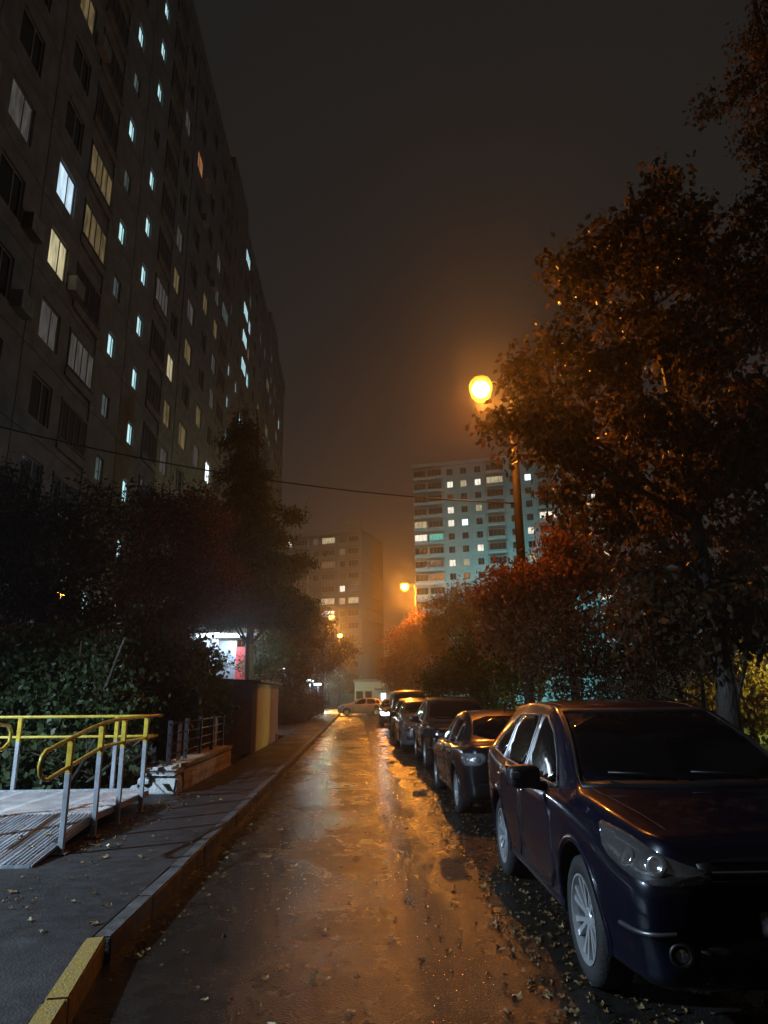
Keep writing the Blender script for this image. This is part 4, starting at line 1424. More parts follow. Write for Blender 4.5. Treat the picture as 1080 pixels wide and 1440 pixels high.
def car(style, label, X, Y, rz, pm, sx=1, sy=1, sz=1, group='cars parked along the right kerb', lit_left=False, detail=True, tail='red', name='parked_car', hubs=7):
    key = (style, sx, sy, sz)
    bm, bvh = car_base(style, sx, sy, sz)
    root = thing(name, label, 'car', (X, Y, .005), rz, group)
    P = {
        'suv': dict(wf=-1.36, wr=1.28, r=.358, cowl=(-.86, 1.19), wind=[(-.755, 1.095), (.755, 1.095), (.60, 1.555), (-.60, 1.555)], rear=[(-.62, 1.2), (.62, 1.2), (.50, 1.5), (-.50, 1.5)],
                    win=[[(-.80, 1.05), (.16, 1.065), (.20, 1.51), (.02, 1.51), (-.30, 1.40), (-.58, 1.23)], [(.26, 1.07), (1.07, 1.09), (1.04, 1.505), (.28, 1.515)], [(1.15, 1.095), (1.66, 1.14), (1.42, 1.40), (1.13, 1.49)]],
                    door=[[(-.86, .36), (.17, .36), (.22, 1.04), (-.78, 1.03)], [(.25, .36), (.86, .36), (1.12, .68), (1.14, 1.07), (.26, 1.045)]], dh=[(.06, .93), (1.0, .955)], mir=(-.72, 1.06, .985), hl=[(.37, .975), (.27, .835), (.10, .77), (-.10, .74), (-.31, .765), (-.30, .82), (-.08, .895), (.14, .95)], zl=(.74, .9)),
        'sedan': dict(wf=-1.36, wr=1.34, r=.315, wind=[(-.66, 1.03), (.66, 1.03), (.54, 1.37), (-.54, 1.37)], rear=[(-.62, 1.055), (.62, 1.055), (.52, 1.36), (-.52, 1.36)],
                      win=[[(-.66, .945), (.26, .955), (.26, 1.34), (.02, 1.34), (-.35, 1.17)], [(.34, .955), (1.02, .965), (.95, 1.31), (.34, 1.345)], [(1.08, .967), (1.42, .985), (1.2, 1.20), (1.04, 1.28)]],
                      door=[[(-.84, .30), (.26, .30), (.30, .90), (-.78, .89)], [(.34, .30), (.92, .30), (1.12, .62), (1.12, .905), (.36, .90)]], dh=[(.14, .80), (.98, .82)], mir=(-.52, .99, .96), hl=[(-1.05, .62), (-.62, .60), (-.58, .69), (-.9, .74), (-1.28, .79), (-1.3, .7)], zl=(.6, .72)),
        'hatch': dict(wf=-1.27, wr=1.22, r=.305, wind=[(-.66, 1.12), (.66, 1.12), (.55, 1.43), (-.55, 1.43)], rear=[(-.58, 1.08), (.58, 1.08), (.50, 1.36), (-.50, 1.36)],
                      win=[[(-.60, .97), (.32, .985), (.34, 1.40), (.04, 1.40), (-.3, 1.25)], [(.42, .985), (1.2, 1.0), (1.1, 1.37), (.43, 1.40)], [(1.27, 1.005), (1.58, 1.03), (1.42, 1.27), (1.2, 1.34)]],
                      door=[[(-.80, .30), (.34, .30), (.38, .92), (-.74, .91)], [(.42, .30), (.9, .30), (1.0, .6), (1.05, .93), (.44, .92)]], dh=[(.2, .82), (.98, .85)], mir=(-.5, 1.03, .95), hl=[(-1.0, .64), (-.62, .62), (-.58, .72), (-.9, .80), (-1.22, .85), (-1.22, .74)], zl=(.62, .8)),
        'van': dict(wf=-1.55, wr=1.45, r=.34, wind=[(-.74, 1.30), (.74, 1.30), (.68, 1.77), (-.68, 1.77)], rear=[(-.62, 1.2), (.62, 1.2), (.58, 1.7), (-.58, 1.7)],
                    win=[[(-1.25, 1.2), (-.35, 1.19), (-.35, 1.72), (-.85, 1.72)], [(-.25, 1.19), (.75, 1.2), (.75, 1.75), (-.25, 1.75)], [(.85, 1.2), (1.95, 1.22), (1.85, 1.72), (.85, 1.75)]],
                    door=[[(-1.1, .36), (-.35, .36), (-.32, 1.13), (-1.3, 1.12)], [(-.25, .36), (.8, .36), (.8, 1.14), (-.25, 1.13)]], dh=[(-.45, 1.0), (-.1, 1.0)], mir=(-1.15, 1.2, 1.0), hl=[(-1.1, .80), (-.66, .76), (-.62, .9), (-.95, 1.02), (-1.3, 1.1), (-1.3, .95)], zl=(.78, 1.0)),
    }[style]

    def S2(poly):   # side polygon (y,z) scaled
        return [(p[0] * sy, p[1] * sz) for p in poly]

    def F2_(poly):
        return [(p[0] * sx, p[1] * sz) for p in poly]
    r = P['r'] * sz
    wf, wr_ = P['wf'] * sy, P['wr'] * sy
    # body with wheel wells
    me = bpy.data.meshes.new('body')
    bm.to_mesh(me)
    me.materials.append(pm)
    me.materials.append(M['black'])
    body = link('body', me, parent=root)
    cut = MB()
    for y in (wf, wr_):
        for s_ in (1, -1):
            mt = Matrix.Translation((s_ * (.98 * sx), y, r + .01))
            cut.lathe([(.001, -.36), (r * 1.17, -.36), (r * 1.17, .36), (.001, .36)], 36, axis='x', mtx=mt, close=True)
    co = cut.build('cutter', [M['black']], None)
    co.data.materials.clear()
    co.data.materials.append(pm)
    co.data.materials.append(M['black'])
    co.data.polygons.foreach_set('material_index', [1] * len(co.data.polygons))
    co.parent = root
    md = body.modifiers.new('cut', 'BOOLEAN')
    md.object = co
    md.operation = 'DIFFERENCE'
    md.solver = 'EXACT'
    bpy.context.view_layer.update()
    dg = bpy.context.evaluated_depsgraph_get()
    nm = bpy.data.meshes.new_from_object(body.evaluated_get(dg))
    body.modifiers.clear()
    body.data = nm
    nm.name = 'body'
    bpy.data.objects.remove(co, do_unlink=True)
    hw = np.array(STY[style])[:, 3].max() * sx
    for y in (wf, wr_):
        for s_ in (1, -1):
            wheel(root, s_ * (hw - .125), y, r, s_, spokes=hubs)
    L, RGT = (1, 0, 0), (-1, 0, 0)         # rays travelling +x hit the left (-x) side; rays travelling -x hit the right
    # projection axis e = z x d: for d=+x e=+y ; for d=-x e=-y ; d=+y e=-x ; d=-y e=+x
    for d, sg in ((L, 1), (RGT, -1)):
        side = lambda poly: [(p[0] * sg, p[1]) for p in S2(poly)]
        for i, dp in enumerate(P['door']):
            do = patch(bvh, side(dp), d, 'door', pm, root, .005, .012, 4, 1)
            strip(bvh, side(dp + [dp[0]]), .012, d, 'seam', M['black'], do, .0015)
            loc, n = project(bvh, side([P['dh'][i]])[0], d)
            rounded_blob('handle', .035, .17, .032, loc + n * .022, M['chrome'] if style == 'suv' else pm, do)
        for i, wp in enumerate(P['win']):
            fr_ = [(p[0] + (p[0] - sum(q[0] for q in wp) / len(wp)) * .07, p[1] + (p[1] - sum(q[1] for q in wp) / len(wp)) * .09) for p in wp]
            wo = patch(bvh, side(wp), d, 'window', M['carglass'], root, .005, .012, 3, 1)
            strip(bvh, side(wp + [wp[0]]), .014, d, 'window_trim', M['trim'] if style == 'suv' else M['black'], wo, .008)
        mx_, mz_, mo = P['mir'][0] * sy, P['mir'][1] * sz, P['mir'][2] * sx
        mi = rounded_blob('mirror', .235, .14, .16, (-sg * (mo + .085), mx_, mz_ + .055), M['black'], root, rot=(0, 0, sg * .12), k=.3)
        MB().tube([(sg * .17, .03, -.075), (sg * .06, .0, -.06)], [.035, .03], 10).build('mirror_arm', M['black'], mi, True)
        MB().box(-.105, .105, .074, .078, -.065, .065).build('mirror_glass', M['darkmetal'], mi)
        rounded_blob('turn_signal', .075, .03, .05, (-sg * .082, -.062, .015), M['clearlens'], mi, k=.3)
        # wheel arch lips and sill
        for y in (wf, wr_):
            arc = [(y * 1.0 + r * 1.20 * math.cos(a), r + .01 + r * 1.20 * math.sin(a)) for a in np.linspace(R(-18), R(198), 22)]
            V, F = [], []
            for i, p in enumerate(arc):
                for k2 in (1.0, 1.075):
                    q = (y + (p[0] - y) * k2, r + .01 + (p[1] - r - .01) * k2)
                    loc, n = project(bvh, (q[0] * sg, max(q[1], .26 * sz)), d)
                    V += [loc + n * (.014 if k2 == 1 else .004), loc - n * .01]
            for i in range(len(arc) - 1):
                a = i * 4
                F += [[a, a + 2, a + 6, a + 4], [a, a + 4, a + 5, a + 1], [a + 2, a + 3, a + 7, a + 6]]
            MB().add(V, F).build('wheel_arch', pm, root, True)
        strip(bvh, side([(P['wf'] + .45, .27), (P['wr'] - .45, .27)]), .09, d, 'sill_trim', M['black'], root, .008, 10)
    # windshields
    front, back = (0, 1, 0), (0, -1, 0)
    wo = patch(bvh, F2_(P['wind']), front, 'windshield', M['carglass'], root, .005, .012, 5, 1)
    strip(bvh, F2_([P['wind'][3], P['wind'][0], P['wind'][1], P['wind'][2], P['wind'][3]]), .03, front, 'windshield_seal', M['black'], wo, .007, 8)
    for q in (-.45, .12):
        x0_ = q * sx
        z0_ = P['wind'][0][1] * sz
        a, n1 = project(bvh, (x0_, z0_ - .0), front)
        b, n2 = project(bvh, (x0_ + .42 * sx, z0_ + .05), front)
        MB().tube([a + n1 * .03, a.lerp(b, .5) + n1 * .04, b + n2 * .02], .009, 6).build('wiper', M['black'], wo, True)
    patch(bvh, F2_(P['rear']), back, 'rear_window', M['carglass'], root, .005, .012, 4, 1)
    # headlights (projected from the front corners)
    for sg in (1, -1):
        dcor = Vector((sg * .62, .78, 0)).normalized()
        # plane axis e for dcor: z x d = (-dy, dx) ; left corner -> negative values mirrored
        e = Vector((0, 0, 1)).cross(dcor)
        # the corner sits on the -sg side: its e coordinate
        cx = Vector((-sg * .70 * sx, STY[style][0][0] * sy + .22, 0)).dot(e)
        cen = sum(p[0] for p in P['hl']) / len(P['hl'])
        pol = [(cx + sg * (p[0] if style == 'suv' else cen - p[0]), p[1] * sz) for p in P['hl']]
        hlm = M['hl'] if (lit_left and sg > 0) else M['lampglass']
        ho = patch(bvh, pol, dcor, 'headlight', hlm, root, .008, .02, 4, 1)
        zc = sum(p[1] for p in pol) / len(pol)
        xc = sum(p[0] for p in pol) / len(pol)
        for q in (-.09, .09):
            loc, n = project(bvh, (xc + q, zc - .01), dcor)
            mt = Matrix.Translation(loc + n * .012) @ n.to_track_quat('Z', 'Y').to_matrix().to_4x4()
            MB().lathe([(.001, .004), (.03, .003), (.047, .012), (.056, .0)], 20, mtx=mt).build('reflector', M['lens'], ho, True)
    zl0, zl1 = P['zl'][0] * sz, P['zl'][1] * sz
    gz = (zl0 + zl1) / 2
    gr = patch(bvh, [(-.50 * sx, gz - .075), (.50 * sx, gz - .075), (.56 * sx, gz + .06), (-.56 * sx, gz + .06)], front, 'grille', M['black'], root, .006, .02, 3, 1)
    for k in range(3):
        strip(bvh, [(-.48 * sx, gz - .05 + k * .045), (.48 * sx, gz - .05 + k * .045)], .014, front, 'grille_bar', M['chrome'] if k == 1 else M['darkmetal'], gr, .016, 10)
    patch(bvh, [(-.60 * sx, .36 * sz), (.60 * sx, .36 * sz), (.56 * sx, .50 * sz), (-.56 * sx, .50 * sz)], front, 'lower_intake', M['black'], root, .006, .02, 3, 1)
    patch(bvh, [(-.26, .52 * sz), (.26, .52 * sz), (.26, .52 * sz + .112), (-.26, .52 * sz + .112)], front, 'number_plate', M['plate'], root, .014, .012, 2, 0)
    for sg in (1, -1):
        loc, n = project(bvh, (sg * .66 * sx, .44 * sz), (0, 1, 0))
        mt = Matrix.Translation(loc + n * .004) @ n.to_track_quat('Z', 'Y').to_matrix().to_4x4()
        fl = MB().lathe([(.034, .008), (.055, .022), (.062, .0)], 20, mtx=mt).build('fog_lamp', M['black'], root, True)
        MB().lathe([(.001, .012), (.03, .008)], 16, mtx=mt).build('lens', M['lens'], fl, True)
        # tail lights from the rear corners
        dcor = Vector((-sg * .42, -.90, 0)).normalized()
        e = Vector((0, 0, 1)).cross(dcor)
        cx = Vector((sg * .72 * sx, STY[style][-1][0] * sy - .12, 0)).dot(e)
        zt = {'suv': 1.02, 'sedan': .82, 'hatch': .86, 'van': 1.0}[style] * sz
        hgt = {'suv': .30, 'sedan': .085, 'hatch': .14, 'van': .28}[style]
        wd = {'suv': .10, 'sedan': .21, 'hatch': .15, 'van': .10}[style]
        tl = patch(bvh, [(cx - wd, zt - hgt), (cx + wd, zt - hgt), (cx + wd, zt + hgt * .8), (cx - wd, zt + hgt)], dcor, 'taillight', M['redlens'] if tail == 'red' else M['clearlens'], root, .008, .02, 3, 1)
        for q in (-.4, .4):
            loc, n = project(bvh, (cx + wd * q, zt), dcor)
            mt = Matrix.Translation(loc + n * .010) @ n.to_track_quat('Z', 'Y').to_matrix().to_4x4()
            MB().lathe([(.001, .003), (.035, .006), (.045, .0)], 18, mtx=mt).build('lamp_cell', M['lens'], tl, True)
    patch(bvh, [(-.26, .60 * sz), (.26, .60 * sz), (.26, .60 * sz + .112), (-.26, .60 * sz + .112)], back, 'rear_plate', M['plate'], root, .012, .012, 2, 0)
    zt_ = {'suv': .62, 'sedan': .92, 'hatch': .72, 'van': .7}[style] * sz
    strip(bvh, [(-.66 * sx, .50 * sz), (.66 * sx, .50 * sz)], .012, back, 'bumper_seam', M['black'], root, .002, 12)
    # bonnet shut lines
    hy0 = STY[style][3][0] * sy - .02
    hy1 = P['wind'][0][0]
    yb = {'suv': -.95, 'sedan': -.9, 'hatch': -.9, 'van': -1.75}[style] * sy
    for sg in (1, -1):
        strip(bvh, [(sg * .58 * sx, hy0), (sg * .66 * sx, (hy0 + yb) / 2), (sg * .72 * sx, yb)], .010, (0, 0, -1), 'bonnet_seam', M['black'], root, .0015, 6)
    if style == 'suv':
        for sg in (1, -1):
            strip(bvh, [(sg * .54, -.1), (sg * .55, .8), (sg * .52, 1.6)], .025, (0, 0, -1), 'roof_seam', M['black'], root, .003, 8)
            dcor = Vector((sg * .62, .78, 0)).normalized()
            e = Vector((0, 0, 1)).cross(dcor)
            cx = Vector((-sg * .72, -2.08, 0)).dot(e)
            s3 = 1 if sg > 0 else -1
            strip(bvh, [(cx - .17 , .515 + .0), (cx, .52), (cx + .15, .535)] if sg < 0 else [(cx - .15, .535), (cx, .52), (cx + .17, .515)], .02, dcor, 'bumper_trim', M['trim'], root, .012, 6)
    else:
        MB().tube([(0, .9 * sy if style != 'sedan' else 1.0, 1.42 * sz if style != 'van' else 1.9), (0, 1.1 * sy, 1.56 * sz if style != 'van' else 2.1)], .006, 5).build('aerial', M['black'], root)
    bm.free()
    return root


car('suv', 'dark blue off-roader with silver wheels parked nearest, front facing the camera', 2.27, 6.08, R(-0.6), paint('blue_paint', (0.003, 0.0047, 0.016)), hubs=7)
car('sedan', 'black saloon showing its rear with pale tail lamps behind the blue off-roader', 2.28, 12.42, R(180.4), paint('black_paint', (0.010, 0.010, 0.012)), tail='clear')
car('suv', 'black crossover facing the camera just past the black saloon', 2.42, 18.9, R(.4), paint('graphite_paint', (0.012, 0.012, 0.013)), .99, .97, 1.0)
car('hatch', 'silver grey hatchback squeezed behind the black crossover', 2.1, 23.9, R(.5), paint('silver_grey', (0.20, 0.20, 0.21)), 1, 1.02, 1.02)
car('sedan', 'dark saloon with an orange glint on its roof before the tall van', 2.2, 29.3, R(-.5), paint('dark_red_paint', (0.035, 0.018, 0.015)), 1, 1, 1.08)
car('van', 'tall black minivan standing above the rest of the parked row', 2.35, 35.2, R(.2), paint('black_van', (0.010, 0.010, 0.012)))
car('hatch', 'dark hatchback with one cold lit headlight behind the minivan', 1.98, 41.5, R(0), paint('dark_grey', (0.03, 0.03, 0.033)), lit_left=True)
car('hatch', 'silver hatchback standing crosswise at the street end', .15, 64.0, R(-88), paint('silver', (0.42, 0.40, 0.38)), 1, 1.03, 1.0, group='cars at the street end')
car('sedan', 'dark car half hidden behind the crosswise silver hatchback', 2.9, 70.5, R(-90), paint('dark_car', (0.03, 0.03, 0.03)), group='cars at the street end')

# ------------------------------------------------------------------ trees
# right: big broadleaf tree
tree('broadleaf_tree', 'big brown leaved tree overhanging the right parked cars and the near lamp', 'tree', (7.3, 14.2, .1),
     [B(900, 330, 14, 1.15), B(835, 375, 14, .9), B(790, 385, 13.5, .5), B(960, 420, 14, 1.6), B(850, 480, 14, 1.2), B(790, 520, 14, .75), B(740, 520, 14, .38), B(712, 592, 14, .42), B(676, 602, 14, .28), B(702, 578, 14, .28), B(735, 560, 14.5, .35), B(755, 490, 14.5, .3), B(740, 620, 14.5, .35), B(715, 545, 14.5, .3), B(735, 505, 14.3, .3), B(745, 580, 14.2, .4), B(720, 640, 14.3, .3), B(770, 600, 14, .8), B(850, 600, 14, 1.35),
      B(980, 600, 14.5, 1.9), B(1070, 430, 14, 1.6), B(1080, 650, 14, 1.9), B(830, 700, 14.5, 1.0), B(910, 760, 15, 1.4), B(1010, 800, 15, 1.6), B(1090, 830, 14.5, 1.5), B(930, 260, 14, .45), B(1000, 330, 14, .9), B(940, 870, 13.2, .9), B(1010, 860, 13, .55), B(1080, 850, 13, .6), B(900, 850, 14, .8)],
     36000, .185, M['leaf_brown'], 11, .17, .2, 40, 20, 'trees on the right side', .55, .8, twigs=150)
tree('broadleaf_tree', 'tall tree reaching into the top right corner', 'tree', (9.6, 12.6, .1),
     [B(1085, 50, 12.6, .75), B(1042, 130, 12.6, .45), B(995, 152, 12.6, .22), B(1085, 190, 12.6, .65), B(1090, 280, 12.6, .6), B(1120, 120, 12.6, 1.0), B(1150, 300, 12.6, 1.2), B(1130, 420, 12.6, 1.1), B(1130, -60, 12.6, 1.2), B(1180, 600, 12.6, 1.3)],
     22000, .13, M['leaf_brown'], 12, .16, .2, 20, 10, 'trees on the right side', .5, .9)
# undergrowth below the big tree
tree('shrub', 'dark bare twigged thicket under the big right tree', 'shrub', (8.2, 17.5, .1),
     [B(800, 900, 17, 1.0), B(870, 900, 17.5, 1.2), B(950, 900, 17.5, 1.3), B(985, 905, 18, .6), B(870, 960, 17, 1.0), B(780, 950, 17, .8)],
     20000, .10, M['leaf_brown'], 13, .06, .2, 20, 22, 'shrubs on the right side', .5, .4, multi=4, twigs=160)
# russet bushes along the right verge
tree('russet_tree', 'russet tree lit orange at the left end of the right bushes', 'tree', (6.3, 57, .1),
     [B(553, 938, 56, 1.0), B(570, 905, 56, 1.6), B(560, 950, 55, 1.2), B(590, 882, 57, 1.3), B(605, 930, 57, 2.2), B(580, 960, 56, 1.3)],
     22000, .19, M['leaf_red'], 14, .12, .3, 22, 9, 'russet trees on the right verge', .5, .4)
tree('russet_tree', 'rounded russet tree in the middle of the right bushes', 'tree', (6.6, 41, .1),
     [B(625, 868, 42, 1.4), B(655, 847, 41, 1.3), B(640, 900, 41, 1.9), B(610, 890, 42, .9), B(680, 870, 40, 1.5), B(660, 940, 41, 1.8)],
     26000, .15, M['leaf_red'], 15, .12, .28, 22, 9, 'russet trees on the right verge', .5, .4)
tree('russet_tree', 'reddish tree standing in front of the near lamp post', 'tree', (5.6, 18.4, .1),
     [B(700, 832, 18.4, .5), B(735, 822, 18.2, .55), B(775, 825, 18, .7), B(720, 875, 18.4, .8), B(780, 885, 18.4, .75), B(795, 765, 18.6, .6), B(830, 805, 18.6, .7), B(755, 905, 18.2, .6)],
     20000, .14, M['leaf_red'], 16, .11, .24, 22, 10, 'russet trees on the right verge', .5, .4)
tree('shrub', 'dark green rounded bush above the black crossover', 'shrub', (5.3, 24, .1),
     [B(670, 920, 24, .85), B(710, 905, 24, .8), B(690, 960, 24, 1.0), B(740, 940, 24, .9), B(640, 945, 25, .7), B(620, 960, 26, .7)],
     24000, .11, M['leaf_green'], 17, .07, .2, 22, 10, 'shrubs on the right side', .5, .4, multi=3)
# lit little tree on the lawn, right edge
ltb = onz(1062, 1046, .11)
tree('small_tree', 'small yellow green tree brightly lit at the right edge', 'tree', (ltb.x, ltb.y, .1),
     [B(1040, 985, ltb.y, 1.1), B(1000, 995, ltb.y - 1, .8), B(1080, 960, ltb.y, 1.2), B(1010, 1010, ltb.y - 1, .5), B(1090, 1000, ltb.y - 1, .8), B(980, 985, ltb.y + 1, .7), B(1030, 960, ltb.y, .9)],
     5000, .19, M['leaf_yell'], 18, .09, .28, 18, 8, None, .6, .8)
# left side
cb0 = at(352, 900, 31)
con = []
rngc = random.Random(5)
for k in range(13):
    f = k / 12
    yy = 585 + f * 275
    half = 14 + f * 50 + (8 if k % 2 else -6)
    xc = 338 + f * 26
    con.append(B(xc, yy, 31, half / 33 * .8, half / 33 * .8, .6))
    for s_ in (-1, 1):
        con.append(B(xc + s_ * half * .75, yy + 14, 31 + rngc.uniform(-1, 1), half / 33 * .42, half / 33 * .42, .2))
con += [B(412, 725, 31, .55, .6, .25), B(420, 790, 31, .7, .6, .25), B(420, 850, 31, .8, .8, .3)]
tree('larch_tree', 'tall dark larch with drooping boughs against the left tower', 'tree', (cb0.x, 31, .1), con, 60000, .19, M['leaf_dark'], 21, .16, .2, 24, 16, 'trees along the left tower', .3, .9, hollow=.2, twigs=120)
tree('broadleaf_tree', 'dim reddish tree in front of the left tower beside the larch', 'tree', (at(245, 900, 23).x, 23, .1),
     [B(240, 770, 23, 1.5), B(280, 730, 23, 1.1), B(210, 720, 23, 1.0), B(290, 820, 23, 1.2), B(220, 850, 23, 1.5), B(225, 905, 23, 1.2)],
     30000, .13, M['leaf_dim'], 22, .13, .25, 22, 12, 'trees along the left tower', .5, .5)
tree('broadleaf_tree', 'dark leafy tree at the left edge below the wall windows', 'tree', (at(60, 900, 20).x, 20, .1),
     [B(60, 780, 20, 1.6), B(130, 740, 20, 1.2), B(0, 720, 20, 1.4), B(-60, 800, 20, 1.6), B(140, 830, 20, 1.2), B(40, 880, 20, 1.4), B(110, 900, 20, 1.1)],
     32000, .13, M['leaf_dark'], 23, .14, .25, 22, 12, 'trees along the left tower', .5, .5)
tree('shrub', 'broad green shrub with cold lit leaves behind the ramp', 'shrub', (at(80, 1000, 14.5).x, 14.5, .1),
     [B(60, 940, 14.5, .9), B(0, 960, 14.3, .9), B(130, 950, 14.5, .8), B(90, 1000, 14, .9), B(20, 1040, 13.6, .9), B(160, 1000, 14.2, .7), B(-70, 980, 14, 1.0)],
     22000, .12, M['leaf_green'], 24, .05, .2, 20, 14, 'shrubs behind the ramp', .6, .5, multi=4)
tree('shrub', 'dark green shrub rising over the metal fence', 'shrub', (at(240, 1000, 17).x, 17, .1),
     [B(205, 930, 17, .9), B(240, 945, 17.5, .8), B(230, 980, 17, 1.0), B(285, 985, 19, .7), B(268, 925, 18.5, .5), B(290, 945, 19, .35), B(190, 985, 16.5, .7)],
     24000, .12, M['leaf_green'], 25, .05, .2, 20, 14, 'shrubs behind the ramp', .6, .5, multi=4)
tree('shrub', 'low broadleaf plants right behind the ramp back rail', 'shrub', (at(80, 1080, 12.4).x, 12.4, .15),
     [B(40, 1060, 12.2, .42), B(110, 1070, 12.4, .45), B(160, 1065, 12.5, .35), B(10, 1085, 12.1, .3), B(80, 1090, 12.1, .3), B(-40, 1060, 12.2, .5)],
     1500, .16, M['leaf_pale'], 26, .025, .16, 12, 10, 'shrubs behind the ramp', .75, .3, multi=4, twigs=30)
tree('small_tree', 'pale green tree lit by the porch light', 'tree', (at(375, 960, 33).x, 33.0, .1),
     [B(370, 925, 33, .7), B(355, 938, 33, .55), B(338, 930, 32, .35), B(308, 928, 32, .3), B(392, 925, 34, .6), B(380, 900, 33.5, .6)],
     4000, .12, M['leaf_pale'], 27, .07, .22, 20, 8, None, .5, .5)
tree('broadleaf_tree', 'dark tree between the booth and the far left lamps', 'tree', (at(410, 960, 46).x, 46, .1),
     [B(400, 890, 46, 1.6), B(385, 930, 44, 1.5), B(418, 950, 47, 1.0), B(408, 985, 46, 1.1), B(428, 905, 48, 1.0), B(424, 865, 46, 1.2)],
     26000, .15, M['leaf_brown'], 28, .13, .28, 22, 10, 'trees along the left street side', .5, .5)
tree('broadleaf_tree', 'street tree glowing yellow around the upper left sodium lamp', 'tree', (at(452, 960, 76).x, 76, .0),
     [B(446, 882, 76, 2.0), B(480, 912, 76, 1.3), B(494, 918, 76, .9), B(438, 930, 76, 2.2), B(466, 936, 77, 1.2), B(462, 905, 76, 1.2)],
     9000, .24, M['leaf_brown'], 29, .2, .4, 22, 9, 'trees along the left street side', .5, .5)
tree('broadleaf_tree', 'bright yellow tree beneath the farther left lamp', 'tree', (at(478, 975, 110).x, 110.5, .0),
     [B(482, 948, 110, 2.4), B(466, 956, 110, 2.1), B(493, 962, 110, 1.6), B(476, 925, 110, 1.4)],
     12000, .26, M['leaf_yell'], 30, .2, .4, 22, 8, 'trees along the left street side', .5, .5)
tree('shrub', 'brown hedge like bush along the left pavement edge', 'shrub', (at(430, 1000, 50).x, 50, .1),
     [B(425, 995, 50, .9), B(440, 990, 54, .9), B(412, 1000, 46, .8), B(400, 1000, 42, .8)],
     12000, .12, M['leaf_brown'], 31, .05, .22, 22, 8, None, .5, .4, multi=4)

# ------------------------------------------------------------------ fallen leaves and grass
def leaf_mesh(seed, s=.05):
    rd = random.Random(seed)
    pts = []
    n = 10
    for k in range(n):
        a = 2 * PI * k / n
        rr = s * (1.0 if k % 2 == 0 else .58) * rd.uniform(.8, 1.15)
        if k == 0:
            rr *= 1.3
        pts.append((rr * math.cos(a), rr * rd.uniform(.6, .9) * math.sin(a), abs(math.cos(a + seed)) * rd.uniform(.0, .03)))
    return [(0, 0, .006)] + pts, [[0, k + 1, (k + 1) % n + 1] for k in range(n)]


lms = []
for k in range(6):
    V, F = leaf_mesh(k, .052)
    me = MB().add(V, F).mesh('fallen_leaf')
    mm = bpy.data.materials.new('fallen_leaf_%d' % k)
    c_ = [(.34, .26, .12), (.24, .15, .06), (.42, .36, .22), (.16, .09, .04), (.30, .20, .07), (.27, .23, .11)][k]
    me.materials.append(mat('single_leaf', c_, .3, var=.2, scale=20))
    lms.append(me)
rd = random.Random(42)
near = []


def leaf_at(x, y, z, label, group):
    o = link('fallen_leaf', rd.choice(lms), loc=(x, y, z), rot=(rd.uniform(-.12, .12), rd.uniform(-.12, .12), rd.uniform(0, 6.28)))
    s_ = rd.uniform(.4, 1.1)
    o.scale = (s_, s_, s_)
    tag(o, label, 'leaf', group)


for k in range(58):
    y = 3.3 + 8 * rd.random() ** 1.4
    x = kerb_x(y) + .05 + rd.random() * 2.6
    leaf_at(x, y, .012, 'yellowed fallen leaf lying on the wet road', 'fallen leaves on the road')
for k in range(30):
    y = 4 + 8 * rd.random()
    x = kerb_x(y) - .2 - rd.random() * 1.25
    leaf_at(x, y, .153, 'pale fallen leaf lying on the damp pavement', 'fallen leaves on the pavement')
for k in range(16):
    y = 7.45 + rd.random() * 1.5
    x = -4.2 + rd.random() * 1.0
    leaf_at(x, y, ZP + .035 + (y - yi0) / 1.59 * .21, 'pale fallen leaf lying on the ramp plates', 'fallen leaves on the ramp')
rng = np.random.default_rng(9)


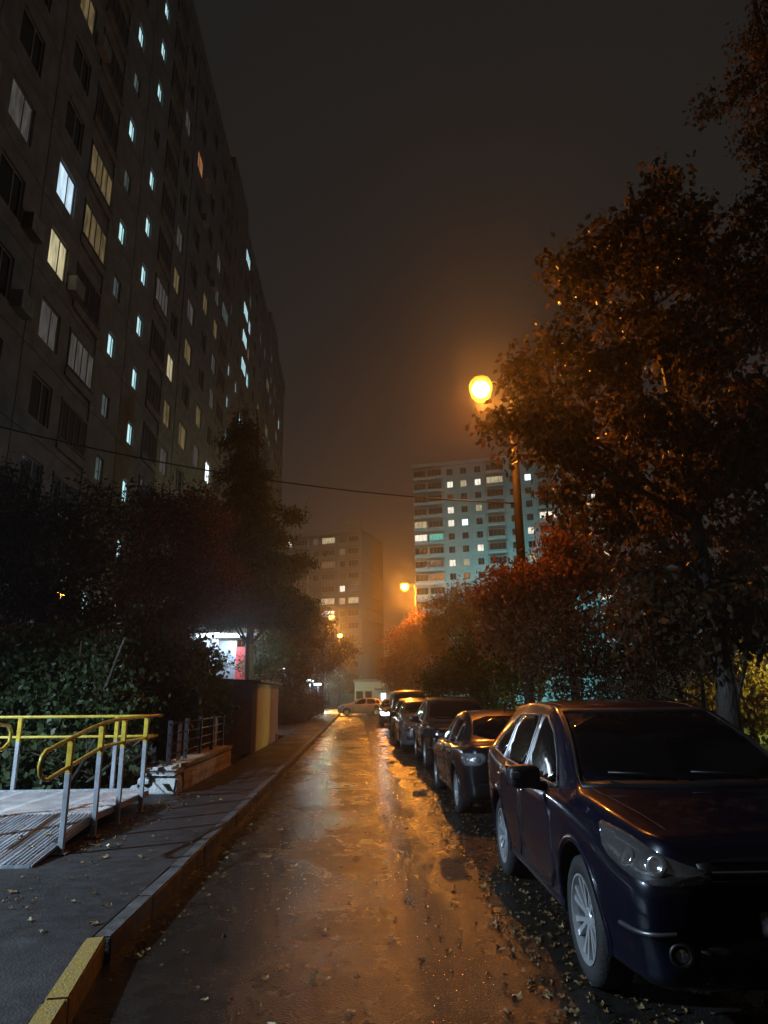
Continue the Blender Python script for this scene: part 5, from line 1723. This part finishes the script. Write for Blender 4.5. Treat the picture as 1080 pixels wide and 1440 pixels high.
def litter(name, label, n, fx, fy, z, size):
    V, F = [], []
    P = np.stack([fx(n), fy(n), np.full(n, z)], 1)
    ms = [leaf_mesh(s_, size) for s_ in range(8)]
    for p in P:
        v, f = ms[rng.integers(8)]
        a = rng.uniform(0, 6.28)
        k = rng.uniform(.5, 1.2)
        ca, sa = math.cos(a) * k, math.sin(a) * k
        b = len(V)
        V += [(p[0] + q[0] * ca - q[1] * sa, p[1] + q[0] * sa + q[1] * ca, p[2] + q[2] * k) for q in v]
        F += [[i + b for i in t] for t in f]
    me = np_mesh(name, np.array(V), np.array(F), M['litter'])
    o = link(name, me, kind='stuff')
    o['label'] = label
    o['category'] = 'leaves'
    return o


litter('leaf_litter', 'wet trampled leaves along and under the parked cars', 3400, lambda n: 1.0 + np.abs(rng.normal(0, .75, n)), lambda n: 3.0 + 42 * rng.uniform(0, 1, n) ** 1.5, .013, .026)
litter('road_litter', 'small leaf fragments strewn on the road', 900, lambda n: rng.uniform(-1.6, 1.2, n), lambda n: 3.2 + 40 * rng.uniform(0, 1, n) ** 1.6, .013, .022)
litter('gutter_litter', 'dark leaf bits collected in the gutter', 500, lambda n: -1.6 + np.abs(rng.normal(0, .10, n)), lambda n: 5.3 + 45 * rng.uniform(0, 1, n) ** 1.4, .008, .028)
litter('pavement_litter', 'small leaf fragments on the pavement', 220, lambda n: rng.uniform(-3.0, -1.9, n), lambda n: 6 + 40 * rng.uniform(0, 1, n) ** 1.5, .154, .024)
litter('ramp_litter', 'leaves caught under the ramp edge', 160, lambda n: -3.1 + np.abs(rng.normal(0, .22, n)), lambda n: rng.uniform(8.0, 12.3, n), .154, .035)
n = 26000
P = np.stack([rng.uniform(3.8, 26, n), 8 + 34 * rng.uniform(0, 1, n), np.full(n, .10)], 1)
V, F = quad_leaves(P, .16, rng, -1.2, .12)
o = link('grass', np_mesh('grass', V, F, M['grass']), kind='stuff')
o['label'] = 'wet grass on the lawn right of the cars'
o['category'] = 'grass'

# ------------------------------------------------------------------ haze (built last: it needs the scene inside it)
hz = MB().box(-320, 320, -80, 500, -1.1, 56).build('haze', None, None, kind='stuff')
hm = bpy.data.materials.new('haze_air')
hm.use_nodes = True
t = hm.node_tree
t.nodes.remove(t.nodes['Principled BSDF'])
v = N(t, 'ShaderNodeVolumePrincipled')
v.inputs['Color'].default_value = (.9, .9, .9, 1)
v.inputs['Density'].default_value = .0022
v.inputs['Anisotropy'].default_value = .82
t.links.new(v.outputs[0], t.nodes['Material Output'].inputs['Volume'])
hz.data.materials.append(hm)
hz.display_type = 'WIRE'
